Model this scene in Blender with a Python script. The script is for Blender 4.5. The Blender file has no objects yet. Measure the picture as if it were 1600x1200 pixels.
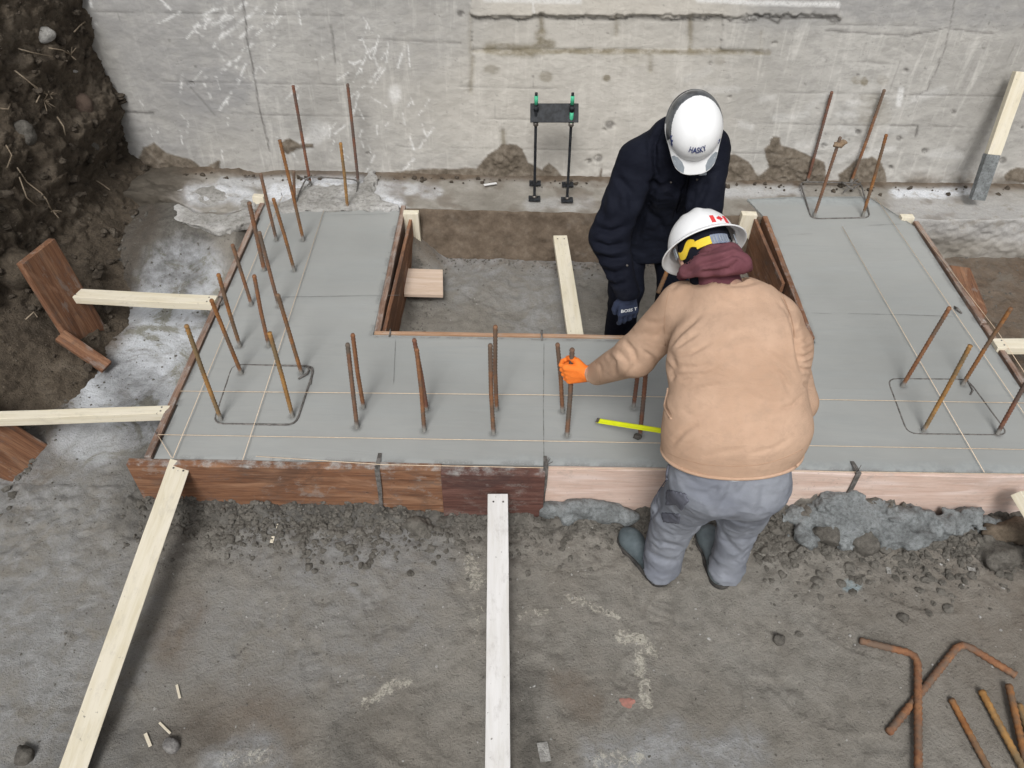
import bpy, bmesh, math, random
import numpy as np
from mathutils import Vector, Matrix
random.seed(7); RNG = np.random.default_rng(7)
SC = bpy.context.scene; COL = SC.collection
# ---------------------------------------------------------------- camera maths
F_ = 1200.0; PITCH = math.radians(44.4); ROLL = math.radians(1.0); CH = 2.6
CP, SP = math.cos(PITCH), math.sin(PITCH)
def ray(px, py):
    u = (px-800)/F_; v = (py-600)/F_
    uu = u*math.cos(ROLL)+v*math.sin(ROLL); vv = -u*math.sin(ROLL)+v*math.cos(ROLL)
    return Vector((uu, CP-vv*SP, -(SP+vv*CP)))
def PZ(px, py, z=0.0):
    d = ray(px, py); return Vector((0,0,CH)) + d*((z-CH)/d.z)
def PY(px, py, Y):
    d = ray(px, py); return Vector((0,0,CH)) + d*(Y/d.y)
def proj(P):
    P = np.asarray(P, float); x, y, z = P[...,0], P[...,1], P[...,2]-CH
    d = y*CP - z*SP; d = np.where(d < .05, .05, d)
    uu = x/d; vv = (-z*CP - y*SP)/d
    u = uu*math.cos(ROLL)-vv*math.sin(ROLL); v = uu*math.sin(ROLL)+vv*math.cos(ROLL)
    return 800+u*F_, 600+v*F_
# ---------------------------------------------------------------- noise
def _hash(ix, iy, iz, s):
    h = (ix*374761393 + iy*668265263 + iz*2147483647 + s*974711) & 0xffffffff
    h = ((h ^ (h >> 13))*1274126177) & 0xffffffff
    return ((h ^ (h >> 16)) & 0xffffff)/float(0xffffff)
def vnoise(P, s=0):
    P = np.asarray(P, float); I = np.floor(P).astype(np.int64); f = P-I; f = f*f*(3-2*f)
    r = 0
    for a in (0,1):
        for b in (0,1):
            for c in (0,1):
                w = (f[...,0] if a else 1-f[...,0])*(f[...,1] if b else 1-f[...,1])*(f[...,2] if c else 1-f[...,2])
                r = r + w*_hash(I[...,0]+a, I[...,1]+b, I[...,2]+c, s)
    return r*2-1
def fbm(P, scale=1., oct=4, gain=.5, s=0):
    P = np.asarray(P, float)*scale; r = 0; a = 1.; t = 0
    for o in range(oct):
        r = r + a*vnoise(P, s+o*17); t += a; a *= gain; P = P*2.03+3.7
    return r/t
def smooth(a, b, x):
    t = np.clip((x-a)/(b-a), 0, 1); return t*t*(3-2*t)
def polyd(X, Y, pts):
    """distance to a polyline and the 0..1 position along it"""
    best = np.full(X.shape, 1e9); pos = np.zeros(X.shape); n = len(pts)-1
    for i in range(n):
        (x0,y0),(x1,y1) = pts[i], pts[i+1]; dx, dy = x1-x0, y1-y0; L = dx*dx+dy*dy+1e-12
        t = np.clip(((X-x0)*dx+(Y-y0)*dy)/L, 0, 1)
        d = np.hypot(X-x0-t*dx, Y-y0-t*dy); m = d < best
        best = np.where(m, d, best); pos = np.where(m, (i+t)/n, pos)
    return best, pos
def inpoly(X, Y, pts):
    r = np.zeros(X.shape, bool); n = len(pts); j = n-1
    for i in range(n):
        xi, yi = pts[i]; xj, yj = pts[j]
        c = ((yi > Y) != (yj > Y)) & (X < (xj-xi)*(Y-yi)/((yj-yi) or 1e-9)+xi); r ^= c; j = i
    return r
# ---------------------------------------------------------------- mesh helpers
def mesh(name, V, Fc, mats, parent=None, smooth_=True, midx=None):
    me = bpy.data.meshes.new(name)
    V = np.asarray(V, dtype=np.float32); 
    if isinstance(Fc, np.ndarray):
        k = Fc.shape[1]; me.vertices.add(len(V)); me.vertices.foreach_set('co', V.ravel())
        me.loops.add(Fc.size); me.loops.foreach_set('vertex_index', Fc.astype(np.int32).ravel())
        me.polygons.add(len(Fc)); me.polygons.foreach_set('loop_start', np.arange(0, Fc.size, k, dtype=np.int32))
        me.polygons.foreach_set('loop_total', np.full(len(Fc), k, dtype=np.int32))
        me.update(calc_edges=True)
    else:
        me.from_pydata([tuple(map(float, v)) for v in V], [], [tuple(int(i) for i in f) for f in Fc]); me.update()
    me.polygons.foreach_set('use_smooth', [smooth_]*len(me.polygons))
    if not isinstance(mats, (list, tuple)): mats = [mats]
    for m in mats: me.materials.append(m)
    if midx is not None: me.polygons.foreach_set('material_index', np.asarray(midx, dtype=np.int32))
    o = bpy.data.objects.new(name, me); COL.objects.link(o)
    if parent is not None: o.parent = parent
    return o
def tag(o, label=None, cat=None, group=None, kind=None):
    if label: o['label'] = label
    if cat: o['category'] = cat
    if group: o['group'] = group
    if kind: o['kind'] = kind
    return o
def empty(name, loc, label, cat, group=None):
    o = bpy.data.objects.new(name, None); COL.objects.link(o); o.location = loc; o.empty_display_size = .05
    return tag(o, label, cat, group)
def attr(o, name, rgb):
    a = o.data.color_attributes.new(name, 'FLOAT_COLOR', 'POINT')
    c = np.ones((len(o.data.vertices), 4), dtype=np.float32); c[:, :3] = rgb
    a.data.foreach_set('color', c.ravel())
def grid_faces(nx, ny):
    i = np.arange(nx-1)[:, None]*ny + np.arange(ny-1)[None, :]
    i = i.ravel(); return np.stack([i, i+ny, i+ny+1, i+1], 1)
def bevel_mesh(o, w, seg=2):
    bm = bmesh.new(); bm.from_mesh(o.data)
    bmesh.ops.bevel(bm, geom=list(bm.edges), offset=w, segments=seg, affect='EDGES', profile=.5)
    bm.to_mesh(o.data); bm.free(); return o
def box_bm(sx, sy, sz, nx=1, wob=0.0, seed=0, bev=.003):
    """board along local X centred at the origin, slightly uneven"""
    bm = bmesh.new(); bmesh.ops.create_cube(bm, size=1)
    for v in bm.verts: v.co = Vector((v.co.x*sx, v.co.y*sy, v.co.z*sz))
    if bev: bmesh.ops.bevel(bm, geom=list(bm.edges), offset=bev, segments=2, affect='EDGES', profile=.6)
    if nx > 1:
        ed = [e for e in bm.edges if abs(e.verts[0].co.x-e.verts[1].co.x) > sx*.5]
        bmesh.ops.subdivide_edges(bm, edges=ed, cuts=nx, use_grid_fill=True)
    if wob:
        P = np.array([v.co[:] for v in bm.verts]); n = np.stack([fbm(P+[seed*3.1,k*9,0], 3.5, 3, s=seed+k) for k in range(3)], 1)
        for v, d in zip(bm.verts, n): v.co += Vector((d[0]*wob*.5, d[1]*wob, d[2]*wob))
    return bm
def frame(xd, zd):
    x = Vector(xd).normalized(); z = Vector(zd); z = (z - x*z.dot(x)).normalized(); y = z.cross(x)
    return Matrix((x, y, z)).transposed()
def board(name, p0, p1, wy, wz, up, m, parent=None, wob=.002, bev=.003, seed=None, nx=10):
    """board whose long axis runs p0->p1; wz is its size along 'up', wy across"""
    p0, p1 = Vector(p0), Vector(p1); L = (p1-p0).length
    bm = box_bm(L, wy, wz, nx, wob, seed if seed is not None else random.randrange(999), bev)
    me = bpy.data.meshes.new(name); bm.to_mesh(me); bm.free(); me.materials.append(m)
    for p in me.polygons: p.use_smooth = False
    o = bpy.data.objects.new(name, me); COL.objects.link(o)
    M = frame(p1-p0, up).to_4x4(); M.translation = (p0+p1)/2; o.matrix_world = M
    if parent: o.parent = parent; o.matrix_parent_inverse = parent.matrix_world.inverted()
    return o
def tube_data(pts, r, n=8, rib=0.0, step=None):
    pts = [Vector(p) for p in pts]
    if step:
        q = []
        for a, b in zip(pts[:-1], pts[1:]):
            k = max(1, int((b-a).length/step)); q += [a.lerp(b, i/k) for i in range(k)]
        pts = q+[pts[-1]]
    V, Fc = [], []; N = len(pts); side = None
    for i, p in enumerate(pts):
        t = (pts[min(i+1, N-1)]-pts[max(i-1, 0)]).normalized()
        if side is None: side = t.orthogonal().normalized()
        side = (side - t*side.dot(t)).normalized(); b = t.cross(side)
        rr = (r[min(int(i/N*len(r)), len(r)-1)] if isinstance(r, (list, tuple)) else r)*(1+(rib if i % 2 else -rib*.3))
        for k in range(n):
            a = 2*math.pi*k/n; V.append(p+(side*math.cos(a)+b*math.sin(a))*rr)
    for i in range(N-1):
        for k in range(n):
            Fc.append((i*n+k, i*n+(k+1) % n, (i+1)*n+(k+1) % n, (i+1)*n+k))
    Fc.append(tuple(range(n-1, -1, -1))); Fc.append(tuple((N-1)*n+k for k in range(n)))
    return [tuple(v) for v in V], Fc
def tube(name, pts, r, m, parent=None, n=8, rib=0., step=None):
    V, Fc = tube_data(pts, r, n, rib, step); return mesh(name, V, Fc, m, parent)
# ---------------------------------------------------------------- signed-distance bodies
def smin(a, b, k):
    h = np.clip(.5+.5*(b-a)/k, 0, 1); return b*(1-h)+a*h - k*h*(1-h)
def sd_cap(P, a, b, ra, rb):
    a = np.array(a, float); b = np.array(b, float); ab = b-a
    t = np.clip(((P-a)@ab)/(ab@ab+1e-9), 0, 1)
    return np.linalg.norm(P-a-t[..., None]*ab, axis=-1)-(ra+(rb-ra)*t)
def sd_ell(P, c, ax, r):
    Q = (P-np.array(c, float))@np.array(ax, float).T/np.array(r, float)
    k = np.linalg.norm(Q, axis=-1); return (k-1)*min(r)
def sd_sec(P, s0, s1, L):
    """elliptic section chain piece: s=(centre, half width along L, half depth)"""
    a = np.array(s0[0], float); b = np.array(s1[0], float); ab = b-a; n = np.linalg.norm(ab); A = ab/n
    L = np.array(L, float); L = L-A*(L@A); L /= np.linalg.norm(L); D = np.cross(A, L)
    q = P-a; t = np.clip((q@A)/n, 0, 1); w = s0[1]+(s1[1]-s0[1])*t; d = s0[2]+(s1[2]-s0[2])*t
    ax = q@A-t*n; k = np.sqrt(((q@L)/w)**2+((q@D)/d)**2+(ax/d)**2)
    return (k-1)*np.minimum(w, d)
def nets(fn, lo, hi, h):
    lo = np.array(lo, float); hi = np.array(hi, float); n = np.ceil((hi-lo)/h).astype(int)+1
    g = np.stack(np.meshgrid(*[lo[i]+h*np.arange(n[i]) for i in range(3)], indexing='ij'), -1)
    B = 4; S = np.full(g.shape[:3], 1.); nb = [(k+B-1)//B for k in n]
    cc = np.stack(np.meshgrid(*[lo[i]+h*(np.arange(nb[i])*B+(B-1)/2) for i in range(3)], indexing='ij'), -1).reshape(-1, 3)
    dc = fn(cc); Dc = dc.reshape(nb); big = np.repeat(np.repeat(np.repeat(Dc, B, 0), B, 1), B, 2)[:n[0], :n[1], :n[2]]
    S[:] = np.where(big < 0, -1., 1.); m = np.abs(big) < B*h*1.45+.012; S[m] = fn(g[m]); ins = S < 0
    c = np.zeros(tuple(n-1), int)
    for a in (0,1):
        for b in (0,1):
            for d in (0,1): c += ins[a:n[0]-1+a, b:n[1]-1+b, d:n[2]-1+d]
    act = (c > 0) & (c < 8); idx = -np.ones(tuple(n-1), int); cells = np.argwhere(act); idx[act] = np.arange(len(cells))
    acc = np.zeros((len(cells), 3)); cnt = np.zeros(len(cells))
    cor = [(a,b,d) for a in (0,1) for b in (0,1) for d in (0,1)]
    for i in range(8):
        for j in range(i+1, 8):
            u, v = np.array(cor[i]), np.array(cor[j])
            if np.abs(u-v).sum() != 1: continue
            su = S[tuple((cells+u).T)]; sv = S[tuple((cells+v).T)]; m = (su < 0) != (sv < 0)
            t = np.where(m, su/np.where(m, su-sv, 1), 0)
            acc += np.where(m[:, None], u+(v-u)*t[:, None], 0); cnt += m
    V = lo+(cells+acc/cnt[:, None])*h; Q = []
    for ax in range(3):
        b, d = (ax+1) % 3, (ax+2) % 3
        s0 = [slice(0, n[k]-1) for k in range(3)]; s1 = list(s0); s1[ax] = slice(1, n[ax])
        A = ins[tuple(s0)]; B = ins[tuple(s1)]; E = np.argwhere(A != B); E = E[(E[:, b] > 0) & (E[:, d] > 0)]
        fl = A[tuple(E.T)]
        eb = np.eye(3, dtype=int)[b]; ed = np.eye(3, dtype=int)[d]
        q = np.stack([idx[tuple(E.T)], idx[tuple((E-eb).T)], idx[tuple((E-eb-ed).T)], idx[tuple((E-ed).T)]], 1)
        q[~fl] = q[~fl][:, ::-1]; Q.append(q)
    Q = np.concatenate(Q); return V, Q[(Q >= 0).all(1)]
def normals(V, Q):
    n = np.cross(V[Q[:,2]]-V[Q[:,0]], V[Q[:,3]]-V[Q[:,1]]); N = np.zeros_like(V)
    for k in range(4): np.add.at(N, Q[:, k], n)
    return N/(np.linalg.norm(N, axis=1)[:, None]+1e-12)
def relax(V, Q, it=2, f=.5):
    for _ in range(it):
        A = np.zeros_like(V); c = np.zeros(len(V))
        for k in range(4):
            np.add.at(A, Q[:, k], V[Q[:, (k+1) % 4]]); np.add.at(c, Q[:, k], 1)
            np.add.at(A, Q[:, (k+1) % 4], V[Q[:, k]]); np.add.at(c, Q[:, (k+1) % 4], 1)
        V = V*(1-f)+f*A/c[:, None]
    return V
def folds(V, Q, fl):
    """cloth creases: each fold is (polyline, half width px, depth m) seen from the photo's side"""
    N = normals(V, Q); X, Y = proj(V); C = np.array([0,0,CH])-V; C /= np.linalg.norm(C, axis=1)[:, None]
    fac = smooth(.0, .35, (N*C).sum(1)); D = np.zeros(len(V))
    for pts, w, a in fl:
        d, t = polyd(X, Y, pts); (x0,y0),(x1,y1) = pts[0], pts[-1]
        sgn = np.sign((x1-x0)*(Y-y0)-(y1-y0)*(X-x0)); sd = d*sgn
        e = smooth(0, .25, t)*smooth(0, .35, 1-t) if len(pts) < 6 else 1
        D += e*(-a*np.exp(-(sd/w)**2)+.42*a*np.exp(-((sd-1.7*w)/(w*1.2))**2)+.22*a*np.exp(-((sd+2.0*w)/(w*1.3))**2))
    return V+N*(D*fac)[:, None]
def patch(name, V, Q, pts, off, m, parent, extra=None):
    """a piece of cloth sewn on: the faces of a garment inside an outline, lifted off it"""
    N = normals(V, Q); X, Y = proj(V); C = np.array([0,0,CH])-V
    ok = inpoly(X, Y, pts) & ((N*C).sum(1) > 0)
    if extra is not None: ok &= extra
    q = Q[ok[Q].all(1)]
    if len(q) == 0: print('EMPTY PATCH', name); return None
    u, inv = np.unique(q.ravel(), return_inverse=True); q = inv.reshape(q.shape); k = len(u)
    T = V[u]+N[u]*off; B = V[u]-N[u]*.002
    e = {}
    for f in q:
        for i in range(4):
            a, b = f[i], f[(i+1) % 4]; e[(a, b)] = 1
    side = [(b, a, a+k, b+k) for (a, b) in e if (b, a) not in e]
    Fc = [tuple(f) for f in q]+[tuple(f[::-1]+k) for f in q]+side
    return mesh(name, np.concatenate([T, B]), Fc, m, parent)
def text_mesh(s, size):
    cu = bpy.data.curves.new('lettering', 'FONT'); cu.body = s; cu.size = size; cu.align_x = 'CENTER'; cu.align_y = 'CENTER'; cu.resolution_u = 3; cu.offset = size*.022
    o = bpy.data.objects.new('lettering', cu); COL.objects.link(o); dg = bpy.context.evaluated_depsgraph_get(); dg.update()
    me = bpy.data.meshes.new_from_object(o.evaluated_get(dg)); bpy.data.objects.remove(o); 
    V = np.array([v.co[:] for v in me.vertices]); Fc = [tuple(p.vertices) for p in me.polygons]; bpy.data.meshes.remove(me); return V, Fc
# ---------------------------------------------------------------- materials
class NT:
    def __init__(s, name):
        s.m = bpy.data.materials.new(name); s.m.use_nodes = True; s.t = s.m.node_tree; s.b = s.t.nodes['Principled BSDF']
        s.co = s.t.nodes.new('ShaderNodeTexCoord').outputs['Object']
    def n(s, ty, **kw):
        d = s.t.nodes.new(ty)
        for k, v in kw.items(): setattr(d, k, v)
        return d
    def put(s, sock, v):
        if hasattr(v, 'is_output'): s.t.links.new(v, sock)
        else:
            if isinstance(v, tuple) and len(v) == 3 and sock.type == 'RGBA': v = (*v, 1)
            sock.default_value = v
    def mp(s, sc=(1,1,1), loc=(0,0,0), rot=(0,0,0)):
        d = s.n('ShaderNodeMapping'); s.put(d.inputs['Vector'], s.co); d.inputs['Scale'].default_value = sc
        d.inputs['Location'].default_value = loc; d.inputs['Rotation'].default_value = rot; return d.outputs[0]
    def noise(s, scale, det=6, ro=.6, v=None, dist=0., ty='FBM'):
        d = s.n('ShaderNodeTexNoise'); s.put(d.inputs['Vector'], v if v is not None else s.co); d.noise_type = ty
        d.inputs['Scale'].default_value = scale; d.inputs['Detail'].default_value = det
        d.inputs['Roughness'].default_value = ro; d.inputs['Distortion'].default_value = dist; return d.outputs['Fac']
    def vor(s, scale, v=None, feat='F1', out='Distance'):
        d = s.n('ShaderNodeTexVoronoi', feature=feat); s.put(d.inputs['Vector'], v if v is not None else s.co)
        d.inputs['Scale'].default_value = scale; return d.outputs[out]
    def mr(s, x, a, b, c=0., d=1.):
        r = s.n('ShaderNodeMapRange', interpolation_type='SMOOTHSTEP'); s.put(r.inputs[0], x)
        for i, q in enumerate((a, b, c, d)): r.inputs[i+1].default_value = q
        return r.outputs[0]
    def math(s, op, a, b=0.):
        d = s.n('ShaderNodeMath', operation=op); s.put(d.inputs[0], a); s.put(d.inputs[1], b); return d.outputs[0]
    def mix(s, f, a, b, ty='MIX'):
        d = s.n('ShaderNodeMix', data_type='RGBA', blend_type=ty); s.put(d.inputs[0], f)
        s.put(d.inputs[6], a); s.put(d.inputs[7], b); return d.outputs[2]
    def ramp(s, x, st):
        d = s.n('ShaderNodeValToRGB'); s.put(d.inputs[0], x); e = d.color_ramp.elements
        while len(e) < len(st): e.new(.5)
        for q, (p, c) in zip(e, st): q.position = p; q.color = (*c, 1)
        return d.outputs[0]
    def attr(s, name):
        d = s.n('ShaderNodeAttribute', attribute_name=name); q = s.n('ShaderNodeSeparateColor'); s.put(q.inputs[0], d.outputs['Color']); return q.outputs
    def bump(s, h, dist, st=1., prev=None):
        d = s.n('ShaderNodeBump'); s.put(d.inputs['Height'], h); d.inputs['Distance'].default_value = dist; d.inputs['Strength'].default_value = st
        if prev is not None: s.put(d.inputs['Normal'], prev)
        return d.outputs[0]
    def out(s, col, rough=.8, nrm=None, spec=.3, **kw):
        s.put(s.b.inputs['Base Color'], col); s.put(s.b.inputs['Roughness'], rough); s.put(s.b.inputs['Specular IOR Level'], spec)
        if nrm is not None: s.put(s.b.inputs['Normal'], nrm)
        for k, v in kw.items(): s.put(s.b.inputs[k.replace('_', ' ')], v)
        return s.m
def c255(r, g, b):
    f = lambda x: ((x/255+.055)/1.055)**2.4 if x > 10 else x/255/12.92
    return (f(r), f(g), f(b))
def mat_wood(name, a, b, c=None, grain=1., dirt=.25, dirtcol=(.12,.11,.1), rough=.75, knots=True, bump=.0015, cem=0.):
    n = NT(name); v = n.mp((1.6,22*grain,22*grain)); v2 = n.mp((.8,6,6), (3,1,2))
    g = n.noise(2.2, 8, .65, v, 1.2); g2 = n.noise(1.8, 4, .5, v2, 2.)
    rnd = n.n('ShaderNodeObjectInfo').outputs['Random']
    col = n.mix(n.mr(g, .35, .68), a, b); col = n.mix(n.mr(g2, .45, .75), col, c or a)
    col = n.mix(n.math('MULTIPLY', rnd, .18), col, (b[0]*.8, b[1]*.8, b[2]*.8))
    if cem:
        s1 = n.noise(3.0, 9, .75, n.mp((.9,38,38), (4,4,4)), .8); s2 = n.noise(2.6, 7, .7, n.mp((1,1.6,1.6), (6,2,6)), 1.); col = n.mix(n.math('MULTIPLY', n.mr(s1, .50, .62), .55 if a[0] < .4 else .2), col, (b[0]*.38, b[1]*.36, b[2]*.36)); col = n.mix(n.math('MULTIPLY', n.mr(s2, .50, .66), .6 if a[0] < .4 else .2), col, (b[0]*.42+.012, b[1]*.45+.012, b[2]*.5+.012)); col = n.mix(n.math('MULTIPLY', n.mr(s2, .44, .32), .45), col, (min(.7,a[0]*1.35+.03), min(.6,a[1]*1.5+.03), min(.5,a[2]*1.6+.03)))
        g = n.math('ADD', g, n.math('MULTIPLY', s1, -.9))
    if knots:
        k = n.vor(5.5, n.mp((1,2.4,2.4), (.3,.7,.1))); col = n.mix(n.mr(k, .05, .03), col, (b[0]*.35, b[1]*.3, b[2]*.25))
    d = n.noise(9, 9, .75, n.mp((1,1.8,1.8), (5,5,5))); sp = n.noise(60, 3, .6)
    f = n.math('MULTIPLY', n.mr(d, .5, .7), dirt); f2 = n.math('MULTIPLY', n.mr(sp, .66, .72), n.math('MULTIPLY', n.mr(n.noise(4, 3), .45, .6), min(1, dirt*2)))
    col = n.mix(f, col, dirtcol); col = n.mix(f2, col, (dirtcol[0]*.6, dirtcol[1]*.6, dirtcol[2]*.6))
    if cem:
        xyz = n.n('ShaderNodeSeparateXYZ'); n.put(xyz.inputs[0], n.co); zz = n.math('ADD', xyz.outputs[2], n.math('MULTIPLY', n.noise(11, 6, .7, n.mp((1,1,.4), (8,1,1))), .12))
        col = n.mix(n.math('MULTIPLY', n.mr(zz, .262, .285), cem), col, n.mix(n.mr(sp, .4, .6), (.30,.30,.29), (.40,.40,.385)))
        col = n.mix(n.math('MULTIPLY', n.mr(n.noise(7, 8, .75, n.mp((1,3,1.4), (2,7,1))), .56, .62), cem*.55), col, (.27,.25,.23))
    return n.out(col, n.mr(d, .3, .7, rough-.12, rough+.1), n.bump(n.math('ADD', g, n.math('MULTIPLY', d, .8)), bump, .8))
PALE = mat_wood('pale_lumber', (.70,.65,.53), (.62,.56,.42), (.72,.67,.56), dirt=.42, dirtcol=(.40,.37,.31), bump=.0008)
PALE2 = mat_wood('whitish_lumber', (.64,.63,.62), (.58,.565,.54), (.68,.67,.665), dirt=.5, dirtcol=(.36,.34,.32), bump=.0008)
BROWN = mat_wood('form_oiled_brown', (.25,.122,.066), (.145,.068,.038), (.33,.185,.11), dirt=.7, dirtcol=(.13,.10,.085), cem=.75, rough=.85, bump=.003)
RED = mat_wood('form_red_brown', (.135,.062,.048), (.083,.038,.031), (.175,.09,.072), dirt=.5, dirtcol=(.2,.16,.14), cem=.6, rough=.85, bump=.003)
PINK = mat_wood('pink_plywood', (.64,.50,.43), (.56,.40,.33), (.72,.60,.55), dirt=.35, dirtcol=(.36,.29,.25), cem=.5, knots=False, bump=.001)
PINKP = mat_wood('pale_plywood', (.58,.46,.37), (.50,.38,.29), (.64,.53,.45), dirt=.2, dirtcol=(.33,.28,.24), knots=False, bump=.001)
TAN = mat_wood('weathered_form', (.28,.18,.13), (.17,.10,.07), (.38,.30,.25), dirt=.6, dirtcol=(.36,.35,.34), cem=.9, bump=.003)
REDDISH = mat_wood('orange_form_edge', (.42,.27,.18), (.33,.19,.11), (.50,.38,.28), dirt=.5, dirtcol=(.36,.34,.32), knots=False)
def mat_ground(name='soil_floor'):
    n = NT(name); A = n.attr('masks'); B = n.attr('masks2')
    n1 = n.noise(1.3, 9, .62); n2 = n.noise(14, 8, .7); n3 = n.noise(90, 5, .7); n4 = n.noise(5, 9, .7, n.mp((1,1,1), (7,3,1)), .6)
    col = n.ramp(n1, [(.26,(.190,.171,.144)), (.5,(.245,.228,.200)), (.74,(.30,.284,.254))])
    col = n.mix(n.math('MULTIPLY', n.mr(n4, .42, .66), .55), col, (.245,.235,.212)); col = n.mix(n.math('MULTIPLY', n.mr(n2, .42, .66), .5), col, (.125,.115,.099))
    # dark crumbs and small dents
    col = n.mix(n.math('MULTIPLY', n.mr(n3, .60, .69), .7), col, (.07,.062,.052))
    pk = n.noise(30, 6, .8, n.mp((1,1,1), (2,9,4))); col = n.mix(n.math('MULTIPLY', n.mr(pk, .60, .70), .5), col, (.30,.29,.265))
    # browner earth
    col = n.mix(n.math('MULTIPLY', B[0], n.mr(n4, .25, .65, .45, 1.)), col, n.mix(n.mr(n2, .35, .65), (.095,.066,.044), (.165,.118,.082)))
    # cement dust and slurry
    cem = n.math('MULTIPLY', A[0], n.mr(n.noise(7, 9, .72, n.mp((1,1,1), (1,2,3)), .8), .32, .60))
    col = n.mix(cem, col, n.mix(n.mr(n2, .4, .62), (.235,.238,.238), (.36,.365,.368)))
    # pale slurry puddle crust
    pud = n.math('MULTIPLY', B[1], n.mr(n.noise(6, 7, .65, n.mp((1,1,1), (9,2,3)), 1.2), .34, .48, .55, 1.))
    pc = n.ramp(n.noise(3.2, 10, .70, n.mp((1,1,1), (4,4,8)), 1.), [(.34,(.26,.255,.215)), (.43,(.32,.32,.285)), (.465,(.50,.52,.54)), (.58,(.68,.71,.75))])
    col = n.mix(pud, col, pc)
    # white salt veins
    vn = n.noise(32, 9, .82, None, .8); ef = n.math('MULTIPLY', n.mr(n.math('ADD', n.math('MULTIPLY', n.noise(70, 6, .8), .5), n.math('ADD', vn, n.math('MULTIPLY', A[1], .26))), .95, 1.04), n.mr(A[1], .04, .25))
    col = n.mix(n.math('MULTIPLY', ef, .62), col, (.56,.53,.45))
    # damp dark earth, plus shade beside the centre brace put into the colour
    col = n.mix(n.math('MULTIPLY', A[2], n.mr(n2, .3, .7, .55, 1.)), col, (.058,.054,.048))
    col = n.mix(n.math('MULTIPLY', B[2], n.mr(n2, .36, .55, .35, .9)), col, (.27,.33,.35))
    gr_ = n.noise(220, 3, .7); h = n.math('ADD', n.math('MULTIPLY', n2, .8), n.math('ADD', n.math('MULTIPLY', n3, .7), n.math('MULTIPLY', gr_, .25))); col = n.mix(n.math('MULTIPLY', n.mr(gr_, .58, .72), .35), col, (.33,.32,.295)); col = n.mix(n.math('MULTIPLY', n.mr(gr_, .42, .30), .4), col, (.085,.078,.067))
    nb = n.bump(h, .013, .95); nb = n.bump(pk, .006, .8, nb)
    ro = n.mix(pud, (.9,)*3, (.45,)*3)
    return n.out(col, ro, nb, .22)
def mat_soil(name, a, b, c, sc=1., bump=.02, rough=.92):
    n = NT(name); n1 = n.noise(3*sc, 9, .68, None, .5); n2 = n.noise(24*sc, 8, .75); n3 = n.noise(110*sc, 4, .7)
    col = n.ramp(n1, [(.3, a), (.52, b), (.74, c)]); col = n.mix(n.math('MULTIPLY', n.mr(n2, .42, .68), .6), col, (a[0]*.45, a[1]*.45, a[2]*.45))
    col = n.mix(n.math('MULTIPLY', n.mr(n3, .62, .68), .5), col, (min(1,c[0]*1.7), min(1,c[1]*1.7), min(1,c[2]*1.7)))
    return n.out(col, rough, n.bump(n.math('ADD', n2, n.math('MULTIPLY', n3, .4)), bump, .9), .2)
BANK = mat_soil('dark_bank_soil', (.066,.053,.040), (.125,.100,.074), (.22,.185,.145), 1., .03)
CLOD = mat_soil('crumbled_soil', (.075,.069,.060), (.125,.116,.102), (.20,.19,.17), 4., .006)
LIME = mat_soil('clumped_wet_soil', (.095,.088,.076), (.15,.14,.123), (.215,.203,.18), 3., .008)
SPILL = mat_soil('spilled_grey_concrete', (.14,.148,.148), (.26,.278,.282), (.37,.395,.405), 3.5, .014, .85)
CRUST = mat_soil('pale_mortar_crust', (.27,.26,.235), (.42,.41,.39), (.62,.615,.61), 1.6, .014)
ROOTM = mat_soil('dry_root', (.22,.17,.12), (.32,.26,.19), (.45,.38,.29), 6, .003)
STONE = mat_soil('stone', (.16,.155,.15), (.26,.25,.24), (.38,.37,.36), 3., .006)
def mat_wall():
    n = NT('parged_block_wall'); A = n.attr('masks'); B = n.attr('masks2')
    n1 = n.noise(1.1, 8, .6); n2 = n.noise(9, 9, .72, n.mp((1,1,1.8))); n3 = n.noise(70, 5, .7); st = n.noise(5, 6, .7, n.mp((3.,1,.35), (2,2,2)), .5)
    col = n.ramp(n1, [(.30,(.325,.315,.295)), (.5,(.42,.408,.383)), (.7,(.50,.487,.46))])
    col = n.mix(n.math('MULTIPLY', n.mr(n2, .42, .62), .6), col, (.30,.292,.275))
    col = n.mix(n.math('MULTIPLY', n.mr(st, .5, .72), .55), col, (.62,.605,.57))
    col = n.mix(n.math('MULTIPLY', n.mr(n3, .64, .72), .5), col, (.13,.12,.11))
    col = n.mix(n.math('MULTIPLY', B[1], .6), col, (.56,.525,.465))
    col = n.mix(n.math('MULTIPLY', B[0], n.mr(n2, .25, .6, .5, 1.)), col, (.29,.287,.283))
    col = n.mix(n.math('MULTIPLY', A[0], n.mr(n3, .3, .55, .4, 1.)), col, (.76,.76,.75))
    col = n.mix(n.math('MULTIPLY', B[2], n.mr(n2, .3, .6, .4, 1.)), col, (.20,.175,.125))
    col = n.mix(A[1], col, (.055,.05,.045))
    so = n.ramp(n.noise(16, 8, .72), [(.35,(.085,.070,.052)), (.52,(.15,.125,.098)), (.7,(.22,.195,.16))])
    col = n.mix(A[2], col, so)
    pv = n.mr(n.vor(55, n.mp((1,1,1), (1,5,2))), .0, .22); pn_ = n.mr(n.noise(6, 4, .6), .5, .6); hole = n.math('MULTIPLY', n.math('SUBTRACT', 1., pv), pn_); col = n.mix(n.math('MULTIPLY', hole, .55), col, (.16,.15,.135)); nb = n.bump(n.math('ADD', n2, n.math('MULTIPLY', n3, .35)), .007, .85); nb = n.bump(hole, -.002, .8, nb)
    return n.out(col, .9, nb, .2)
WALLM = mat_wall()
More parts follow.
